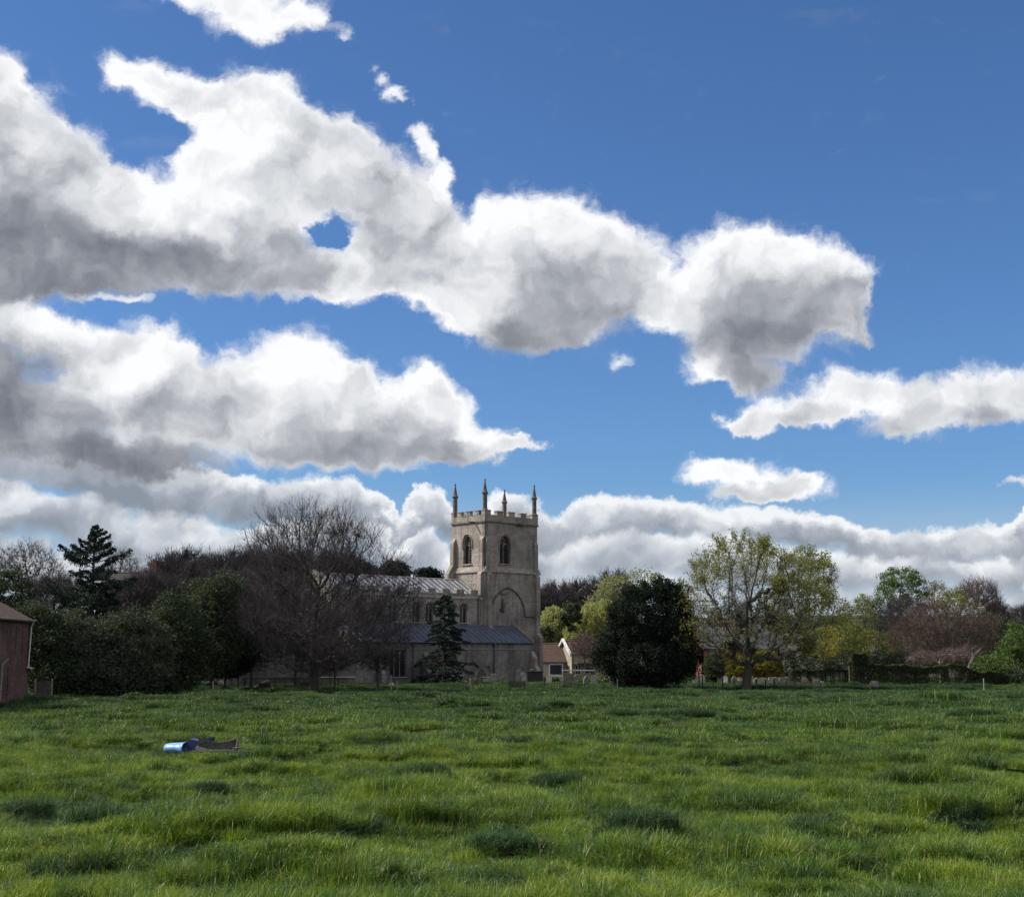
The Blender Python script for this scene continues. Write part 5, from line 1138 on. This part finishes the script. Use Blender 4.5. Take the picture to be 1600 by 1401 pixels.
# --- fences: leaning posts with wires
def wire_fence(name, label, posts, D, wires=(.45, .8, 1.05)):
    c = at(posts[0][0], 1060, D); o = empty(name, (c.x, D, 0)); tag(o, label, 'fence'); tops = []
    for px, hpx, mt, ln in posts:
        x = at(px, 1060, D).x - c.x; h = hpx / F * D; MB().tube([(x, 0, -.3), (x + ln * h, .02, h)], [.07, .06], 7).build('post', M[mt], o); tops.append((x, ln))
    wm = MB()
    for w in wires:
        for (x0, l0_), (x1, l1_) in zip(tops[:-1], tops[1:]): wm.tube([(x0 + l0_ * w, -.06, w), ((x0 + x1) / 2, -.06, w - .05), (x1 + l1_ * w, -.06, w)], .006, 3, False)
    wm.build('wire', M['iron'], o); return o
wire_fence('wire_fence', 'old post and wire fence along the field edge under the large bare tree', [(336,21,'palewood',-.12),(372,24,'wood',.02),(382,15,'wood',.0),(430,26,'wood',0),(445,22,'wood',.03),(503,24,'wood',.02),(517,22,'wood',-.03),(528,24,'wood',.04),(592,20,'wood',0),(611,30,'palewood',.0),(620,22,'palewood',.02),(661,20,'wood',0)], 120.5)
wire_fence('wire_fence', 'thin post and wire fence along the field edge below the church bench and yew', [(727,18,'wood',.02),(736,22,'palewood',-.05),(750,24,'wood',.03),(849,24,'iron',.06),(873,14,'wood',.05),(895,18,'wood',.08),(903,20,'wood',0),(934,15,'wood',0),(965,22,'wood',.0)], 126)
wire_fence('wire_fence', 'post and wire fence along the field edge around the budding oak', [(1092,23,'iron',.02),(1098,24,'iron',-.03),(1113,18,'wood',.1),(1129,22,'iron',0),(1148,18,'wood',-.04),(1182,18,'wood',0),(1196,18,'iron',.02),(1210,20,'iron',-.02),(1228,16,'wood',.1),(1244,18,'wood',-.1),(1300,18,'wood',.08),(1537,20,'palewood',0)], 129.5)
# flowers and shrubs in the graveyard
M['flower'] = mat_leaf('flower', (.6, .52, .25), (.7, .66, .5), .3, 2)
def clump(name, label, px, py, w, h, leaf, seed, n=2600, ls=.12, flowers=0, cat='bush'):
    r = np.random.default_rng(seed); p = ground_at(px, py); D = p.y; o = empty(name, (p.x, D, 0)); tag(o, label, cat); rx = w / F * D / 2; hz = h / F * D
    cc = np.stack([r.uniform(-rx, rx, 9), r.uniform(-rx * .6, rx * .6, 9), r.uniform(.2, .75, 9) * hz], 1); k = r.integers(0, 9, n)
    P = cc[k] + r.normal(0, 1, (n, 3)) * np.array([rx * .28, rx * .25, hz * .22]); P[:, 2] = np.abs(P[:, 2])
    V, Q = leaf_quads(P, ls, r, .6); link('foliage', np_mesh('foliage', V, [Q]), M[leaf], o)
    st_ = MB(); [st_.tube([(r.uniform(-rx, rx) * .3, r.uniform(-.2, .2), 0), tuple(c * .9)], .02, 4) for c in cc]; st_.build('stems', M['bark'], o)
    if flowers:
        V, Q = leaf_quads(P[:flowers] + np.array([0, -.15, .12]), .16, r, .9); link('flowers', np_mesh('flowers', V, [Q]), M['flower'], o)
    return o
clump('rose_bush', 'straggly grey-green bush right of the cedar foot', 735, 1071, 26, 18, 'dull2', 300, flowers=25)
clump('low_bush', 'low green bush left of the bench', 770, 1074, 44, 11, 'midgreen', 301)
clump('box_bush', 'dark rounded box bush in front of the cottage bay window', 866, 1066, 14, 12, 'hedge', 302)
clump('flowering_bush', 'pale flowering bush left of the yew', 938, 1068, 20, 18, 'midgreen', 303, flowers=70)
clump('flowering_bush', 'yellowish flowering bush tucked against the yew', 957, 1067, 18, 17, 'dull2', 304, flowers=60)
clump('green_bush', 'green bush behind the small pointed headstone', 912, 1066, 44, 14, 'midgreen', 305)
clump('green_bush', 'low green bush at the right foot of the yew', 1098, 1064, 26, 10, 'midgreen', 306)
clump('bramble', 'dark bramble tangle under the right branches of the oak', 1250, 1077, 90, 12, 'dull2', 307, 4500)
clump('bramble', 'dark bramble patch at the foot of the clipped hedge', 1400, 1078, 90, 7, 'dull', 308, 2500)
clump('ivy_mound', 'low ivy mound around the oak trunk base', 1180, 1079, 60, 5, 'hedge', 309, 2500)
clump('bramble', 'low bramble tangle at the foot of the thicket', 210, 1092, 150, 9, 'dull', 310, 5000)
# ------------------------------------------------------------------ things lying in the field
M['bluep'] = mat_plain('blue_plastic', (.20, .38, .66), (.14, .28, .50), 3, .35, spec=.5, bump=.003)
M['blued'] = mat_plain('dark_blue_plastic', (.02, .035, .13), (.015, .025, .09), 3, .4, spec=.4, bump=.003)
p = ground_at(274, 1184); zb = gz(p.x, p.y) + .12
o = empty('plastic_tub', (p.x, p.y, zb), R(-12)); tag(o, 'light blue upturned plastic tub lying in the grass', 'tub')
tb = MB(); prof = [(.12, 0), (.26, .05), (.32, .25), (.34, .5), (.36, .72), (.40, .75), (.40, .8)]
n = 14; vs = []; fs = []
for i, (rr, xx) in enumerate(prof):
    for k_ in range(n):
        t = 2 * math.pi * k_ / n; vs.append((-.5 + xx * 1.25, rr * 1.15 * math.cos(t), .38 + rr * math.sin(t)))
for i in range(len(prof) - 1):
    for k_ in range(n): fs.append((i * n + k_, i * n + (k_ + 1) % n, (i + 1) * n + (k_ + 1) % n, (i + 1) * n + k_))
fs.append(tuple(range(n))); tb.add([(a * .8, b * .8, c * .6) for a, b, c in vs], fs); t_o = tb.build('shell', M['bluep'], o, smooth=True); md = t_o.modifiers.new('solid', 'SOLIDIFY'); md.thickness = .015
MB().prism([(0, .1), (.75, .15), (.9, .62), (.45, .5), (.1, .56)], -.1, .35, 'y').build('torn_sheet', M['blued'], o).location = (.42, .05, 0)
p = ground_at(336, 1186); zb = gz(p.x, p.y) - .02
o = empty('feed_trough', (p.x, p.y, zb), R(4)); tag(o, 'broken dark wooden trough with a sagging rim in the grass, half grown over', 'trough'); o.scale = (.85, .85, .8)
def sagrim(z0, dz, y0, x0=-.75, x1=.85): return [(x0 + (x1 - x0) * t, y0, z0 + dz * (2 * t - 1) ** 2) for t in np.linspace(0, 1, 9)]
A = sagrim(.72, .20, .30); mb = MB()
for i in range(8):
    a, b = A[i], A[i + 1]; mb.add([(a[0], .28, .2), (b[0], .28, .2), (b[0], .28, b[2]), (a[0], .28, a[2]), (a[0], .32, .2), (b[0], .32, .2), (b[0], .32, b[2]), (a[0], .32, a[2])], [(0, 1, 2, 3), (7, 6, 5, 4), (3, 2, 6, 7), (0, 3, 7, 4), (1, 5, 6, 2)])
mb.build('back_board', M['wood'], o); MB().tube(A, .03, 5).build('rim', M['iron'], o)
MB().prism([(-.78, .30), (-.74, .62), (-.1, .46), (.85, .47), (.85, .30)], -.34, -.30, 'y').build('front_board', M['palewood'], o)
MB().prism([(-.34, .1), (.30, .1), (.30, .6), (-.34, .5)], -.78, -.74, 'x').prism([(-.34, .1), (.30, .1), (.30, .85), (.1, .9), (-.34, .5)], .85, .90, 'x').box(-.74, .85, -.30, .28, .12, .16).build('ends', M['wood'], o)
mb = MB(); mb.tube([(.8, -.1, .55), (1.7, -.15, .50)], [.035, .03], 6).tube([(-.9, -.38, .4), (.4, -.42, .44), (1.6, -.4, .38)], [.03, .03, .03], 5); o2 = mb.build('loose_pole', M['wood'], None); o2.scale = (.8, .8, .8); o2.location = (p.x, p.y - .1, zb); tag(o2, 'thin pale poles lying across the trough and nettles', 'pole')
